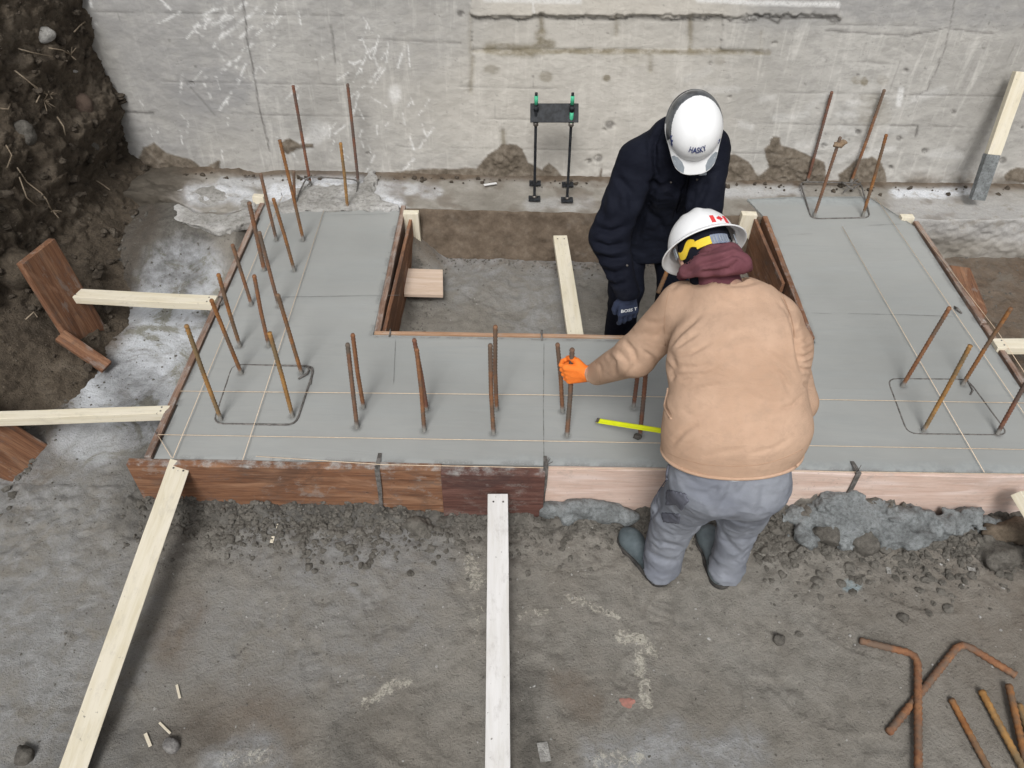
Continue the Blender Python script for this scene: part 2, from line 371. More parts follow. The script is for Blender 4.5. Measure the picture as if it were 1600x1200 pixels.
def mat_slab():
    n = NT('fresh_smooth_concrete'); n1 = n.noise(1.2, 5, .5); n2 = n.noise(3, 6, .6, n.mp((.5,2.5,1)), .3); n3 = n.noise(160, 3, .6)
    col = n.ramp(n1, [(.35,(.272,.280,.272)), (.65,(.325,.333,.324))])
    col = n.mix(n.math('MULTIPLY', n.mr(n2, .45, .7), .25), col, (.30,.322,.325))
    col = n.mix(n.math('MULTIPLY', n.mr(n.noise(22, 3, .6, n.mp((1,1,1), (3,1,1))), .70, .76), .35), col, (.25,.255,.25))
    A = n.attr('masks'); col = n.mix(A[0], col, n.mix(n.mr(n.noise(30, 5, .7), .4, .6), (.27,.295,.30), (.33,.355,.36)))
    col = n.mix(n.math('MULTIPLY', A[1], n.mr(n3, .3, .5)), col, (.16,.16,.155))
    ar = n.noise(5, 4, .6, n.mp((.35,3.,1), (5,5,5), (0,0,.5)), 2.2); col = n.mix(n.math('MULTIPLY', n.mr(ar, .5, .62), .16), col, (.255,.27,.27)); nb = n.bump(n.math('ADD', n2, n.math('MULTIPLY', ar, .5)), .005, .4); nb = n.bump(n3, .0006, .35, nb)
    return n.out(col, n.mr(n1, .35, .65, .34, .52), nb, .45)
SLABM = mat_slab()
def mat_simple(name, a, b, sc=20, rough=.6, bump=.001, spec=.3, **kw):
    n = NT(name); x = n.noise(sc, 5, .65); y = n.noise(sc*4, 3, .6, n.mp((1,1,1), (4,4,4)))
    col = n.mix(n.mr(x, .35, .65), a, b); return n.out(col, rough, n.bump(n.math('ADD', x, n.math('MULTIPLY', y, .4)), bump, .7), spec, **kw)
RUST = []
for i, (a, b) in enumerate([((.20,.085,.035),(.30,.145,.055)), ((.18,.082,.045),(.27,.135,.068)), ((.26,.135,.048),(.37,.205,.072)), ((.15,.085,.058),(.23,.125,.075)), ((.15,.066,.046),(.22,.105,.065))]):
    n = NT('rusty_bar_%s' % ['orange','brown','ochre','dull','purple'][i]); x = n.noise(30, 6, .7); y = n.noise(7, 5, .6, n.mp((1,1,1), (3,3,3)))
    col = n.mix(n.mr(x, .35, .65), a, b); col = n.mix(n.math('MULTIPLY', n.mr(y, .44, .60), .85), col, (a[0]*.5+.04, a[1]*.6+.05, a[2]*.6+.05))
    xyz = n.n('ShaderNodeSeparateXYZ'); n.put(xyz.inputs[0], n.co); zc = n.math('ADD', xyz.outputs[2], n.math('MULTIPLY', y, -.09)); col = n.mix(n.math('MULTIPLY', n.mr(zc, .0, -.03), n.mr(xyz.outputs[2], -.1, -.02)), col, (.24,.235,.22)); col = n.mix(n.math('MULTIPLY', n.mr(n.noise(55, 5, .75, n.mp((1,1,1), (9,9,9))), .58, .66), .6), col, (a[0]*.35, a[1]*.35, a[2]*.4))
    RUST.append(n.out(col, .85, n.bump(x, .002, .8), .2))
WIRE = mat_simple('dark_tie_steel', (.07,.065,.06), (.17,.16,.15), 40, .6, .001)
BLACKST = mat_simple('black_steel', (.010,.011,.013), (.028,.031,.036), 30, .6, .0006, .25)
BOLTST = mat_simple('dull_bolt_steel', (.10,.09,.08), (.22,.20,.18), 80, .45, .0006, .5, Metallic=.6)
GREEN = mat_simple('green_tape', (.05,.36,.20), (.08,.48,.28), 50, .5)
STRING = mat_simple('mason_line', (.62,.47,.33), (.70,.58,.44), 60, .8)
LINE = mat_simple('score_line_dark', (.14,.14,.135), (.23,.235,.23), 30, .9)
def mat_cloth(name, a, b, weave=500, wf=.4, dirt=None, rough=.9, bump=.0012, soil=(.3,.25,.2)):
    n = NT(name); x = n.noise(4, 6, .6); y = n.noise(35, 5, .7); w = n.noise(weave, 2, .5)
    col = n.mix(n.mr(x, .35, .68), a, b); col = n.mix(n.math('MULTIPLY', n.mr(y, .45, .7), wf), col, (b[0]*.82, b[1]*.82, b[2]*.82))
    if dirt: col = n.mix(n.math('MULTIPLY', n.mr(n.noise(9, 7, .75, n.mp((1,1,1), (6,6,6))), .55, .72), dirt), col, soil)
    nb = n.bump(n.noise(12, 6, .65, n.mp((.8,.8,2.6), (1,8,1)), 1.2), .006, .5); nb = n.bump(n.math('ADD', w, y), bump, .8, nb)
    return n.out(col, rough, nb, .1)
TANC = mat_cloth('tan_duck_cloth', (.435,.288,.200), (.51,.350,.252), dirt=.35, soil=(.36,.26,.19), wf=.6)
TANHEM = mat_cloth('tan_hem_binding', (.37,.235,.155), (.43,.28,.19))
GREYC = mat_cloth('grey_blue_trousers', (.175,.188,.222), (.25,.266,.30), dirt=.5, soil=(.36,.37,.40))
GREYD = mat_cloth('dark_grey_patch', (.095,.10,.125), (.15,.155,.185))
NAVY = mat_cloth('navy_work_cloth', (.006,.007,.013), (.011,.013,.022), wf=.2, rough=.8, soil=(.05,.05,.055), dirt=.12)
BLACKC = mat_cloth('black_cloth', (.007,.008,.013), (.013,.014,.022), wf=.2, rough=.85)
MAROON = mat_cloth('maroon_fleece', (.12,.042,.055), (.165,.066,.078), weave=300)
SKIN = mat_simple('skin', (.45,.27,.20), (.52,.33,.25), 30, .55, .0006)
HATW = mat_simple('white_hard_shell', (.80,.81,.82), (.78,.79,.80), 9, .28, .0002, .5)
HATG = mat_simple('dark_camo_shell', (.025,.028,.034), (.13,.14,.15), 16, .3, .0002, .5)
GREYP = mat_simple('grey_plastic', (.24,.27,.30), (.28,.31,.34), 30, .5)
BLUEG = mat_simple('blue_grey_plastic', (.16,.19,.27), (.25,.29,.38), 70, .5)
YELL = mat_simple('yellow_strap', (.72,.50,.03), (.78,.58,.06), 20, .55)
HIVIS = mat_simple('yellow_tape_blade', (.68,.74,.01), (.74,.80,.02), 20, .4)
REDM = mat_simple('red_decal', (.62,.03,.04), (.66,.06,.06), 30, .5)
INK = mat_simple('dark_blue_print', (.02,.03,.12), (.04,.06,.18), 60, .5)
WHITEP = mat_simple('white_print', (.72,.74,.76), (.66,.68,.70), 40, .6)
ORANGE = mat_cloth('orange_glove', (.78,.17,.025), (.86,.22,.04), wf=.25, rough=.6, dirt=.1, soil=(.3,.1,.04))
GLOVEB = mat_cloth('slate_blue_glove', (.035,.045,.08), (.05,.062,.105), wf=.3, rough=.6)
BOOTM = mat_cloth('dusty_boot', (.055,.072,.080), (.15,.18,.195), dirt=.6, soil=(.23,.235,.23), rough=.7)
SOLE = mat_simple('boot_sole', (.02,.02,.02), (.06,.055,.05), 30, .8)
PAPER = mat_simple('white_scrap', (.7,.7,.7), (.6,.6,.6), 20, .7)
CHIP = mat_simple('wood_chip', (.60,.54,.42), (.68,.62,.5), 40, .8)
GROUNDM = mat_ground()
def mat_footing():
    n = NT('dirty_footing_concrete'); A = n.attr('masks'); B = n.attr('masks2'); n1 = n.noise(2, 8, .6); n2 = n.noise(13, 9, .72); n3 = n.noise(80, 5, .7)
    col = n.ramp(n1, [(.3,(.20,.185,.16)), (.5,(.28,.262,.232)), (.7,(.34,.325,.30))]); col = n.mix(n.math('MULTIPLY', n.mr(n2, .4, .66), .5), col, (.18,.165,.14))
    col = n.mix(n.math('MULTIPLY', A[0], n.mr(n2, .30, .50)), col, n.mix(n.mr(n3, .4, .6), (.50,.52,.55), (.66,.67,.69)))
    col = n.mix(n.math('MULTIPLY', A[2], n.mr(n2, .2, .5, .75, 1.)), col, n.ramp(n.noise(11, 9, .75), [(.35,(.085,.064,.046)), (.55,(.135,.104,.077)), (.72,(.19,.155,.12))]))
    col = n.mix(n.math('MULTIPLY', A[1], n.mr(n2, .2, .5, .6, 1.)), col, (.075,.065,.052))
    return n.out(col, .9, n.bump(n.math('ADD', n2, n.math('MULTIPLY', n3, .4)), .01, .8), .2)
FOOTM = mat_footing()
EXPO = 0.2
# ---------------------------------------------------------------- world, camera, light
G = -.31
w = bpy.data.worlds.new('World'); SC.world = w; w.use_nodes = True; nt = w.node_tree
sky = nt.nodes.new('ShaderNodeTexSky'); sky.sky_type = 'NISHITA'; sky.sun_disc = False
SUN_EL, SUN_AZ = math.radians(50), math.radians(-173)
sky.sun_elevation = SUN_EL; sky.sun_rotation = SUN_AZ; sky.dust_density = 5; sky.air_density = 1.0; sky.ozone_density = 1
hs = nt.nodes.new('ShaderNodeHueSaturation'); hs.inputs['Saturation'].default_value = .18
nt.links.new(sky.outputs[0], hs.inputs['Color']); nt.links.new(hs.outputs[0], nt.nodes['Background'].inputs[0]); nt.nodes['Background'].inputs[1].default_value = .092
sl = bpy.data.lights.new('sun', 'SUN'); sl.energy = 2.0; sl.angle = math.radians(18); sl.color = (1, .985, .96)
so = bpy.data.objects.new('sun', sl); COL.objects.link(so)
sd = Vector((math.sin(SUN_AZ)*math.cos(SUN_EL), math.cos(SUN_AZ)*math.cos(SUN_EL), math.sin(SUN_EL)))
so.rotation_euler = sd.to_track_quat('Z', 'Y').to_euler(); so.location = (0,0,6)
cam = bpy.data.cameras.new('camera'); co = bpy.data.objects.new('camera', cam); COL.objects.link(co); SC.camera = co
cam.sensor_width = 36; cam.lens = 27; cam.clip_end = 200; cam.clip_start = .05
co.matrix_world = Matrix.Translation((0,0,CH)) @ (Matrix.Rotation(math.pi/2-PITCH, 4, 'X') @ Matrix.Rotation(ROLL, 4, 'Z'))
SC.view_settings.view_transform = 'Standard'; SC.view_settings.look = 'None'; SC.view_settings.exposure = EXPO; SC.view_settings.gamma = 1
SC.render.engine = 'CYCLES'

# ---------------------------------------------------------------- ground
def ax_(lo, hi, st, olo, ohi):
    a = np.arange(lo, hi, st); L, s = [], st; x = lo
    while x > olo: s *= 1.35; x -= s; L.append(max(x, olo))
    R, s = [], st; x = a[-1]
    while x < ohi: s *= 1.35; x += s; R.append(min(x, ohi))
    return np.array(L[::-1]+list(a)+R)
gx = ax_(-2.9, 3.45, .0105, -30, 30); gy = ax_(.62, 4.30, .0105, -30, 4.74)
GX, GY = np.meshgrid(gx, gy, indexing='ij'); P = np.stack([GX.ravel(), GY.ravel(), np.zeros(GX.size)], 1)
X, Y = P[:,0], P[:,1]
SOILX = [-3,-1.70,-1.62,-1.16,-.575,-.315,.158,.30,.60,1.10,1.288,1.40,1.474,1.60,1.80,2.012,2.20,2.342,2.5,5]
SOILZ = [-.30,-.26,-.232,-.254,-.247,-.305,-.292,-.26,-.286,-.275,-.217,-.185,-.175,-.195,-.24,-.27,-.25,-.235,-.24,-.28]
n1 = fbm(P, 1.1, 4, .55, 1); n2 = fbm(P, 5, 4, .55, 2); n3 = fbm(P, 22, 4, .6, 3); n4 = fbm(P, 60, 2, .6, 4); lump = np.abs(fbm(P, 14, 3, .6, 5))
def ground_z(full=True):
    pit = smooth(.28, .5, n3)+.6*smooth(.35,.55,n2)
    z = G + .012*n1 + .008*n2 + .0035*n3 + .002*n4 - .006*pit - .008*smooth(.42,.6,fbm(P, 9, 2, .5, 8))
    sh = np.interp(X, SOILX, SOILZ); dd = 2.13-Y
    wdt = .10+.05*n1+.10*smooth(1.1, 1.9, X)
    m = smooth(0, 1, 1-np.clip(dd/np.clip(wdt, .05, .5), 0, 1))*(dd > -.1)*(X > -1.75)*(X < 3)
    z = z + m*(sh-G)*(1+.22*n3*2) + (m > .02)*(.045*lump+.016*n3)*smooth(0, .3, m)
    for bx_, by_, ba_ in ((-.75,1.35,.3),(-.55,1.62,.25),(-1.05,1.55,-.2),(.45,1.30,-.5),(.62,1.58,-.4),(1.15,1.25,.9),(1.35,1.55,.8),(-.35,1.05,1.2),(.35,1.75,.1),(1.75,1.7,1.3),(-1.75,1.6,.1),(-1.9,1.95,.2),(.2,3.45,.4),(-.2,3.7,.9),(1.05,3.6,-.3)):
        u_ = (X-bx_)*math.cos(ba_)+(Y-by_)*math.sin(ba_); v_ = -(X-bx_)*math.sin(ba_)+(Y-by_)*math.cos(ba_)
        e_ = np.hypot(u_/(.048+.010*np.clip(v_/.14,-1,1)), v_/.145); z = z - .007*smooth(1.05, .8, e_+.25*n3)*(.75+.25*np.sign(np.sin(v_*170)))*(1-.8*smooth(.3,.15,np.abs(v_+.04)/.1)) + .004*np.exp(-((e_-1.15)/.12)**2)
    rough_ = smooth(.55, .1, dd)*(dd > -.1); z = z+rough_*(.028*lump+.009*n3)
    # softer heap at the right, trough left, edge of the bank
    z = z + .05*smooth(-2.3, -2.85, X)*smooth(1., 2., Y) + .16*smooth(-2.2, -2.75, X)*smooth(2.3, 3.2, Y)
    # soil rising to the footing at the back left and by the wing
    z = z + .27*smooth(3.55, 4.02, Y+.15*n1)*smooth(-1.55, -1.72, X)*smooth(-2.6, -2.1, X+.0) + .1*smooth(-1.9, -2.5, X)*smooth(3.4, 4.1, Y)
    z = z + .03*smooth(3.0, 2.6, Y)*0
    # notch: uneven, rising a little against the forms
    z = z + (Y > 2.9)*(X > -.75)*(X < 1.6)*(.018*n2+.03*smooth(.12, 0, X+.70)+.02*smooth(.1, 0, np.abs(Y-3.03)))
    # mortar slope in the notch corner
    z = z + .17*smooth(-.40, -.66, X)*smooth(3.84, 4.12, Y)*(X > -.75)*(X < 0)
    z = z + .02*smooth(2.6, 2.9, X)*smooth(2, 3, Y)
    return z
Z = ground_z(); P[:,2] = Z
px, py = proj(P)
ms = np.zeros((len(P),3)); ms2 = np.zeros((len(P),3)); q = 30*n2+14*n3
dust = np.maximum(smooth(330, 60, px+q*2)*smooth(640, 700, py)*.75, smooth(120,20,np.hypot((px-1000)/3, (py-1010)/1.2))*.0)
dust = np.maximum(dust, .6*smooth(90, 30, polyd(px+q, py+q, [(560,880),(420,840),(640,860)])[0]))
dust = np.maximum(dust, .35*smooth(140, 40, polyd(px+q, py+q, [(350,1000),(550,1010),(620,920)])[0]))
dust = np.maximum(dust, .8*smooth(60, 20, polyd(px+q, py+q, [(1150,1170),(940,1190)])[0]))
dust = np.maximum(dust, .85*smooth(50, 15, polyd(px+q*.8, py+q*.8, [(410,1175),(360,1200)])[0]))
dust = np.maximum(dust, .6*smooth(90, 25, polyd(px+q, py+q, [(720,420),(880,400),(840,500)])[0]))
ms[:,0] = dust
ef = np.zeros(len(P))
for pts, wd, a in [([(735,880),(742,905)],26,.9),([(700,905),(745,930),(750,1010)],24,.6),([(808,958),(858,960)],10,.9),([(815,1000),(840,1040)],14,.35),([(885,932),(925,948),(962,962)],10,.9),([(965,990),(1005,1000),(1018,1015)],15,1.),
                   ([(995,1020),(1000,1050),(1008,1075),(1010,1100)],15,1.),([(910,985),(922,1003)],12,.6),([(570,1095),(610,1075),(640,1065)],15,1.),([(540,1050),(575,1060)],12,.6),([(980,930),(1010,950)],30,.25),([(430,965),(455,940)],14,.6),([(930,1185),(1000,1190)],26,.8),([(355,1195),(420,1180)],18,.8),([(640,960),(720,1080)],45,.22),([(860,830),(880,870)],30,.25)]:
    d, _ = polyd(px+q*.35, py+q*.35, pts); ef = np.maximum(ef, a*smooth(wd*1.3, wd*.25, d))
ms[:,1] = ef*(Y < 2.2)
dd = 2.13-Y
moist_shade = .75*smooth(.16, .02, dd+.06*n2)*(dd > 0)*(X > -1.75)+.5*smooth(.45,.05,dd+.15*n2)*smooth(.2,-.6,X)*(dd>0)*smooth(-1.8,-1.5,X)*.7
moist_shade = np.maximum(moist_shade, .7*smooth(70, 15, polyd(px+q, py+q, [(205,600),(240,690),(215,760),(215,800)])[0]))
moist_shade = np.maximum(moist_shade, .45*smooth(80, 20, polyd(px+q, py+q, [(110,1190),(300,1160)])[0]))
moist_shade = np.maximum(moist_shade, .85*smooth(-1.75,-1.95, X+.1*n2)*smooth(3.5, 3.75, Y+.15*n2)*(1-smooth(-2.0,-1.6,X)*0))
moist_shade = np.maximum(moist_shade, .75*smooth(-2.2,-2.4,X+.12*n2)*smooth(2.2,2.6,Y))
moist_shade = np.maximum(moist_shade, .5*smooth(.06, .0, np.abs(X+.62)+.05*n2)*(Y > 3)*(Y<4))
moist_shade = np.maximum(moist_shade, .45*smooth(60, 20, polyd(px+q, py+q, [(540,1140),(560,1200)])[0]))
moist_shade = np.maximum(moist_shade, .6*smooth(55, 10, polyd(px+q, py+q, [(820,1060),(830,1200)])[0]))  # shade along the right side of the centre brace, painted into the soil colour
ms[:,2] = moist_shade
brown = np.maximum(.8*smooth(60,15,polyd(px+q, py+q, [(255,1000),(290,960)])[0])*.6, .45*smooth(90,20,polyd(px+q,py+q,[(300,1150),(420,1130)])[0]))
brown = np.maximum(brown, .95*(X > 2.5)*(Y > 2.2)); brown = np.maximum(brown, .4*smooth(1.2, 2.4, X+.3*n1)*(Y<2)); brown = np.maximum(brown, .6*smooth(.15,0,np.abs(Y-4.12)+.1*n2)*(X>-.7)*(X<1.5))
brown = np.maximum(brown, .85*smooth(-2.1,-2.3,X+.1*n2)*smooth(1.9,2.6,Y)); brown = np.maximum(brown, .45*smooth(40,12,polyd(px+q,py+q,[(895,1075),(915,1100)])[0]))
ms2[:,0] = brown
pud = smooth(80, 30, polyd(px+q*.55, py+q*.55, [(290,432),(250,520),(225,590),(200,625)])[0]); pud = np.maximum(pud, smooth(60,20,polyd(px+q*.5,py+q*.5,[(215,610),(150,625),(250,660)])[0]))
pud = np.maximum(pud, .55*smooth(50,15,polyd(px+q*.5,py+q*.5,[(120,690),(220,670)])[0]))
ms2[:,1] = pud*(Y > 2.2)*(X < -1.5)
ms2[:,2] = smooth(17, 12, np.hypot((px-1331), (py-915)*1.5)+q*.12)
P[:,2] += .006*ms2[:,1]
g = mesh('ground', P, grid_faces(len(gx), len(gy)), GROUNDM); tag(g, kind='structure'); attr(g, 'masks', ms); attr(g, 'masks2', ms2)
GZ = P[:,2].reshape(GX.shape)
def gz(x, y):
    i = np.clip(np.searchsorted(gx, x), 1, len(gx)-1); j = np.clip(np.searchsorted(gy, y), 1, len(gy)-1); return float(GZ[i, j])
def PG(px_, py_, up=0.):
    p = PZ(px_, py_, G)
    for _ in range(4): p = PZ(px_, py_, gz(p.x, p.y)+up)
    return p
# red paint spot on the ground
sp = []
c0 = PG(980,1098,.002)
for k in range(24):
    a = 2*math.pi*k/24; r = 1+.15*math.sin(3*a)+.1*math.cos(5*a); x, y = c0.x+.028*r*math.cos(a), c0.y+.02*r*math.sin(a); sp.append((x, y, gz(x, y)+.004))
o = mesh('paint_spot', [(c0.x, c0.y, gz(c0.x,c0.y)+.006)]+sp, [(0, k+1, (k+1) % 24+1) for k in range(24)], mat_simple('faded_red_paint', (.38,.17,.14), (.28,.15,.12), 60, .9))
tag(o, 'small faded red paint spot on the bare ground', 'paint spot')

# ---------------------------------------------------------------- wall
wx = ax_(-3.3, 4.1, .0085, -12, 12); wz = ax_(-.1, 1.3, .0085, -.4, 2.9)
WX, WZ = np.meshgrid(wx, wz, indexing='ij'); WY = 4.69; P = np.stack([WX.ravel(), np.full(WX.size, WY), WZ.ravel()], 1); X, Zz = P[:,0], P[:,2]
px, py = proj(P); n1 = fbm(P, 1.5, 4, .5, 21); n2 = fbm(P, 7, 5, .6, 22); n3 = fbm(P, 30, 4, .6, 23)
ms = np.zeros((len(P),3)); ms2 = np.zeros((len(P),3)); q = 12*n2+5*n3
rel = .006*n1+.005*n2+.003*n3                        # towards the viewer
vis = inpoly(px+q*.3, py+q*.3, [(738,25),(1130,22),(1128,79),(738,81)])
br_j = np.zeros(len(P)); ck = np.zeros(len(P)); ol = np.zeros(len(P))
fade = .35+.65*smooth(-.2, .5, n1*2+n2)
# faint course joints over the whole wall
for zj in (.17,.375,.58,.985,1.19):
    d = np.abs(Zz-zj-.004*n2); rel -= .003*np.exp(-(d/.006)**2)*fade*smooth(-.3,.4,n2+n1); ck = np.maximum(ck, .30*np.exp(-(d/.004)**2)*smooth(.15,.6,n2+n1+.15))
for zi, off in ((.17,.0),(.375,.2),(.58,0),(.785,.2),(.985,0)):
    row = (Zz > zi) & (Zz < zi+.205); d = np.abs(((X-off-.1+.2) % .44)-.2); rel -= row*.004*np.exp(-(d/.006)**2)*fade*.6; ck = np.maximum(ck, row*.25*np.exp(-(d/.004)**2)*smooth(.2,.6,n2+n1))
# bare block course under the upper parging
rel -= .012*vis*smooth(-.6,.1,n2+.3)
for pts, wd, a in [([(738,80),(850,82),(960,80),(1080,82),(1100,80),(1190,83)],3.0,.5),([(845,24),(846,48)],4,.8),([(964,24),(962,55)],4,.55),([(1080,24),(1078,78)],4,.75),([(1190,50),(1190,80)],3,.25),([(735,22),(735,85)],3,.4),([(738,90),(736,145)],4,.6),([(1016,84),(1018,112)],4.5,.55),([(785,205),(788,228)],4,.7),([(845,52),(848,78)],6,.4)]:
    d, _ = polyd(px+q*.25, py+q*.25, pts); e = np.exp(-(d/wd)**2); rel -= .012*e*a; br_j = np.maximum(br_j, e*a*1.5)
# upper parging with a ragged lower edge
ed_ = 25+7*n3+12*n2+7*n1; up = smooth(0, 4, ed_-py)*(px > 736)*(px < 1312+12*n2); rel += .016*up; up_ = up; ol2 = smooth(2.6+2.2*n2, .5, np.abs(py-(ed_+1.5)))*(px > 736)*(px < 1312); ck = np.maximum(ck, .7*ol2*smooth(-.25,.25,n3+.5*n1))
up2 = smooth(0, 3, 48+3*n3*2-py)*(px < 735)*0
ms2[:,1] = .7*up_+smooth(250, 60, np.hypot((px-900)/1.6, py-130)+q*3)*.8
ms2[:,0] = np.clip(.75*smooth(520,300,px+q*4)*smooth(-.25,.35,n1+.3)+.8*smooth(70,25,np.hypot((px-335)/1.2,(py-142)*1.6)+q)*.8+.8*smooth(1120,1200,px+q*2)*smooth(60,20,py+q)+.35*smooth(90,30,polyd(px+q*2,py+q*2,[(520,20),(660,60),(700,20)])[0]),0,1)
# rust and olive stains on the bare course
ol = np.maximum(ol, .9*smooth(14,4,polyd(px+q*.6,py+q*.5,[(765,76),(830,80),(860,72)])[0])); ol = np.maximum(ol, .6*smooth(14,4,polyd(px+q*.6,py+q*.6,[(846,55),(850,75)])[0]))
ol = np.maximum(ol, .6*smooth(7,2,polyd(px+q*.3,py+q*.3,[(860,80),(1000,82),(1080,82),(1200,82)])[0])); 
for cx, cy, rx, ry, a in [(853,120,11,10,.6),(768,108,14,9,.45),(948,122,7,6,.9),(990,95,22,12,.25),(1380,125,10,9,.35),(1365,175,28,30,.35),(1338,125,9,7,.6),(1350,127,6,7,.9),(1125,95,9,8,.3)]:
    ol = np.maximum(ol, a*smooth(1.15,.7,np.hypot((px-cx)/rx,(py-cy)/ry)+.03*q))
ms2[:,2] = np.clip(ol+br_j*.7, 0, 1)
# soil clinging along the foot
lumpsP = [[(212,262),(222,228),(240,220),(262,238),(300,248),(318,262),(345,248),(350,300),(210,300)], [(595,268),(680,262),(745,262),(764,238),(785,224),(808,224),(818,232),(826,252),(845,262),(858,252),(870,262),(878,272),(900,282),(935,272),(940,250),(945,300),(590,300)],
          [(1120,258),(1135,240),(1150,240),(1172,252),(1185,272),(1200,262),(1194,232),(1208,212),(1222,214),(1222,226),(1240,230),(1262,240),(1290,252),(1292,290),(1120,300)], [(1308,270),(1320,262),(1340,248),(1365,244),(1382,256),(1386,292),(1306,296)], [(438,220),(452,214),(470,224),(492,222),(492,232),(470,234),(450,244),(440,236)],
          [(1565,275),(1585,258),(1602,262),(1602,285),(1570,285)]]
so_ = np.zeros(len(P))
for pts in lumpsP:
    dd_, _ = polyd(px+q*.5, py+q*.4, pts+[pts[0]]); ins = inpoly(px+q*.5, py+q*.4, pts); so_ = np.maximum(so_, np.where(ins, smooth(0, 3, dd_), 0)); rel += np.where(ins, np.minimum(dd_, 22)/22*.022*(1+.5*n3*2), 0)
band = smooth(262+6*n2*2, 285, py+q)*(px > 200); so_ = np.maximum(so_, .75*band*smooth(-.35,.25,n2)); rel += .02*band
so_ = np.maximum(so_, smooth(215, 195, px-(py-230)*.5+q)*(py > 120)*0)
ms[:,2] = np.clip(so_, 0, 1)
# chips and holes
rg = np.random.default_rng(3)
for cx, cy, r in [(1341,206,6),(1287,228,6),(1405,217,5),(1445,237,6),(1392,262,5),(1567,251,8),(1598,200,4),(953,196,10),(945,203,5),(935,248,8),(920,252,5),(1350,233,5),(1140,152,4),(1415,110,5),(1210,68,4),(1110,100,4),(720,22,7),(833,120,3),(807,127,3),(575,240,4),(545,118,3),(1490,175,5),(1340,118,4),(300,130,5)]+[(rg.uniform(140,1600), rg.uniform(0,265), rg.uniform(1.2,2.6)) for _ in range(120)]:
    d = np.hypot(px-cx, (py-cy)*1.2)+q*.22; e = smooth(r, r*.5, d); rel -= .008*e*(r > 3.5); ck = np.maximum(ck, e*(.62 if r > 3.5 else .4)*smooth(-.2,.3,n3+.2))
# cracks
for pts, wd, a in [([(380,0),(386,60),(397,118),(408,178),(421,236)],1.3,.7),([(517,40),(523,98)],1.6,.5),([(1492,0),(1476,80),(1462,110),(1452,128),(1450,140),(1432,152)],1.1,.5),([(1390,195),(1432,196)],1.4,.5),([(1434,197),(1430,212)],2,.7),([(160,175),(200,175),(240,177)],2,.7),([(1398,100),(1370,98),(1340,96)],1.5,.3),([(1290,48),(1420,56),(1480,44),(1550,52)],1.5,.5),([(290,128),(335,180)],1.3,.3),([(1180,24),(1200,28),(1215,36),(1222,28),(1312,28)],2,.8),([(560,60),(600,62),(720,68)],1.5,.3)]:
    d, _ = polyd(px+q*.3, py+q*.3, pts); e = np.exp(-(d/wd)**2); ck = np.maximum(ck, a*e); rel -= .003*e
ms[:,1] = np.clip(ck, 0, 1)
# white scrapes
wh = np.zeros(len(P)); strokes = [((127,0),(131,28),3),((141,0),(143,10),3),((252,0),(266,15),3),((392,22),(344,60),4),((384,5),(332,38),4),((328,30),(305,42),6),((360,28),(330,38),3),((350,50),(334,73),3),((395,40),(362,70),2),((358,100),(345,112),4),((368,105),(360,98),4),((150,42),(149,36),3),((402,12),(388,28),3),((352,12),(318,22),2.5),((466,18),(470,38),2),((832,0),(835,22),2)]
for _ in range(75):
    if rg.random() < .5: cx, cy = rg.normal(360, 45), rg.normal(60, 55)
    else: cx, cy = rg.normal(575, 55), rg.normal(150, 65)
    a = rg.normal(-.95, .3) if rg.random() < .7 else rg.uniform(0, 3.1); L = rg.uniform(4, 22); strokes.append(((cx-L*math.cos(a), cy-L*math.sin(a)), (cx+L*math.cos(a), cy+L*math.sin(a)), rg.uniform(1.2, 2.6)))
for _ in range(30):
    cx, cy = rg.uniform(180, 700), rg.uniform(150, 265); strokes.append(((cx, cy), (cx+rg.normal(3,3), cy+rg.uniform(6, 22)), rg.uniform(1, 2.2)))
for a, b, wd in strokes:
    m = (np.abs(px-(a[0]+b[0])/2) < 60) & (np.abs(py-(a[1]+b[1])/2) < 60)
    if not m.any(): continue
    d, t = polyd(px[m]+q[m]*.15, py[m]+q[m]*.15, [a, b]); wh[m] = np.maximum(wh[m], smooth(wd*1.5, wd*.2, d+wd*.9*np.abs(n3[m])*2)*smooth(-.15, .25, n3[m]+.6*n2[m]+.12)*.8)
wh = np.maximum(wh, .55*smooth(13,3,np.hypot(px-617,(py-148)*.7)+q*.3)); wh = np.maximum(wh, .7*smooth(7,2,polyd(px,py+q*.2,[(1408,140),(1404,162)])[0]))
wh = np.maximum(wh, .45*smooth(20,5,polyd(px+q,py+q,[(490,200),(480,225),(505,205)])[0])); wh = np.maximum(wh, .6*smooth(8,2,polyd(px+q*.2,py+q*.2,[(760,-3),(905,0)])[0])); wh = np.maximum(wh, .7*smooth(6,2,polyd(px+q*.15,py+q*.15,[(1090,-2),(1200,3),(1308,5)])[0]))
for _ in range(22):
    cx, cy = rg.uniform(1040, 1500), rg.uniform(120, 250); a_ = rg.uniform(-.6,.2); d, t = polyd(px+q*.4, py+q*.4, [(cx, cy), (cx+rg.uniform(15,50), cy+40*a_)]); wh = np.maximum(wh, rg.uniform(.12,.3)*smooth(9, 2, d))
ms[:,0] = np.clip(wh, 0, 1)
P[:,1] -= rel
wall = mesh('block_wall', P, grid_faces(len(wx), len(wz))[:, ::-1], WALLM)
tag(wall, 'long grey parged concrete block wall with scraped white marks and soil along its foot', 'wall'); attr(wall, 'masks', ms); attr(wall, 'masks2', ms2)

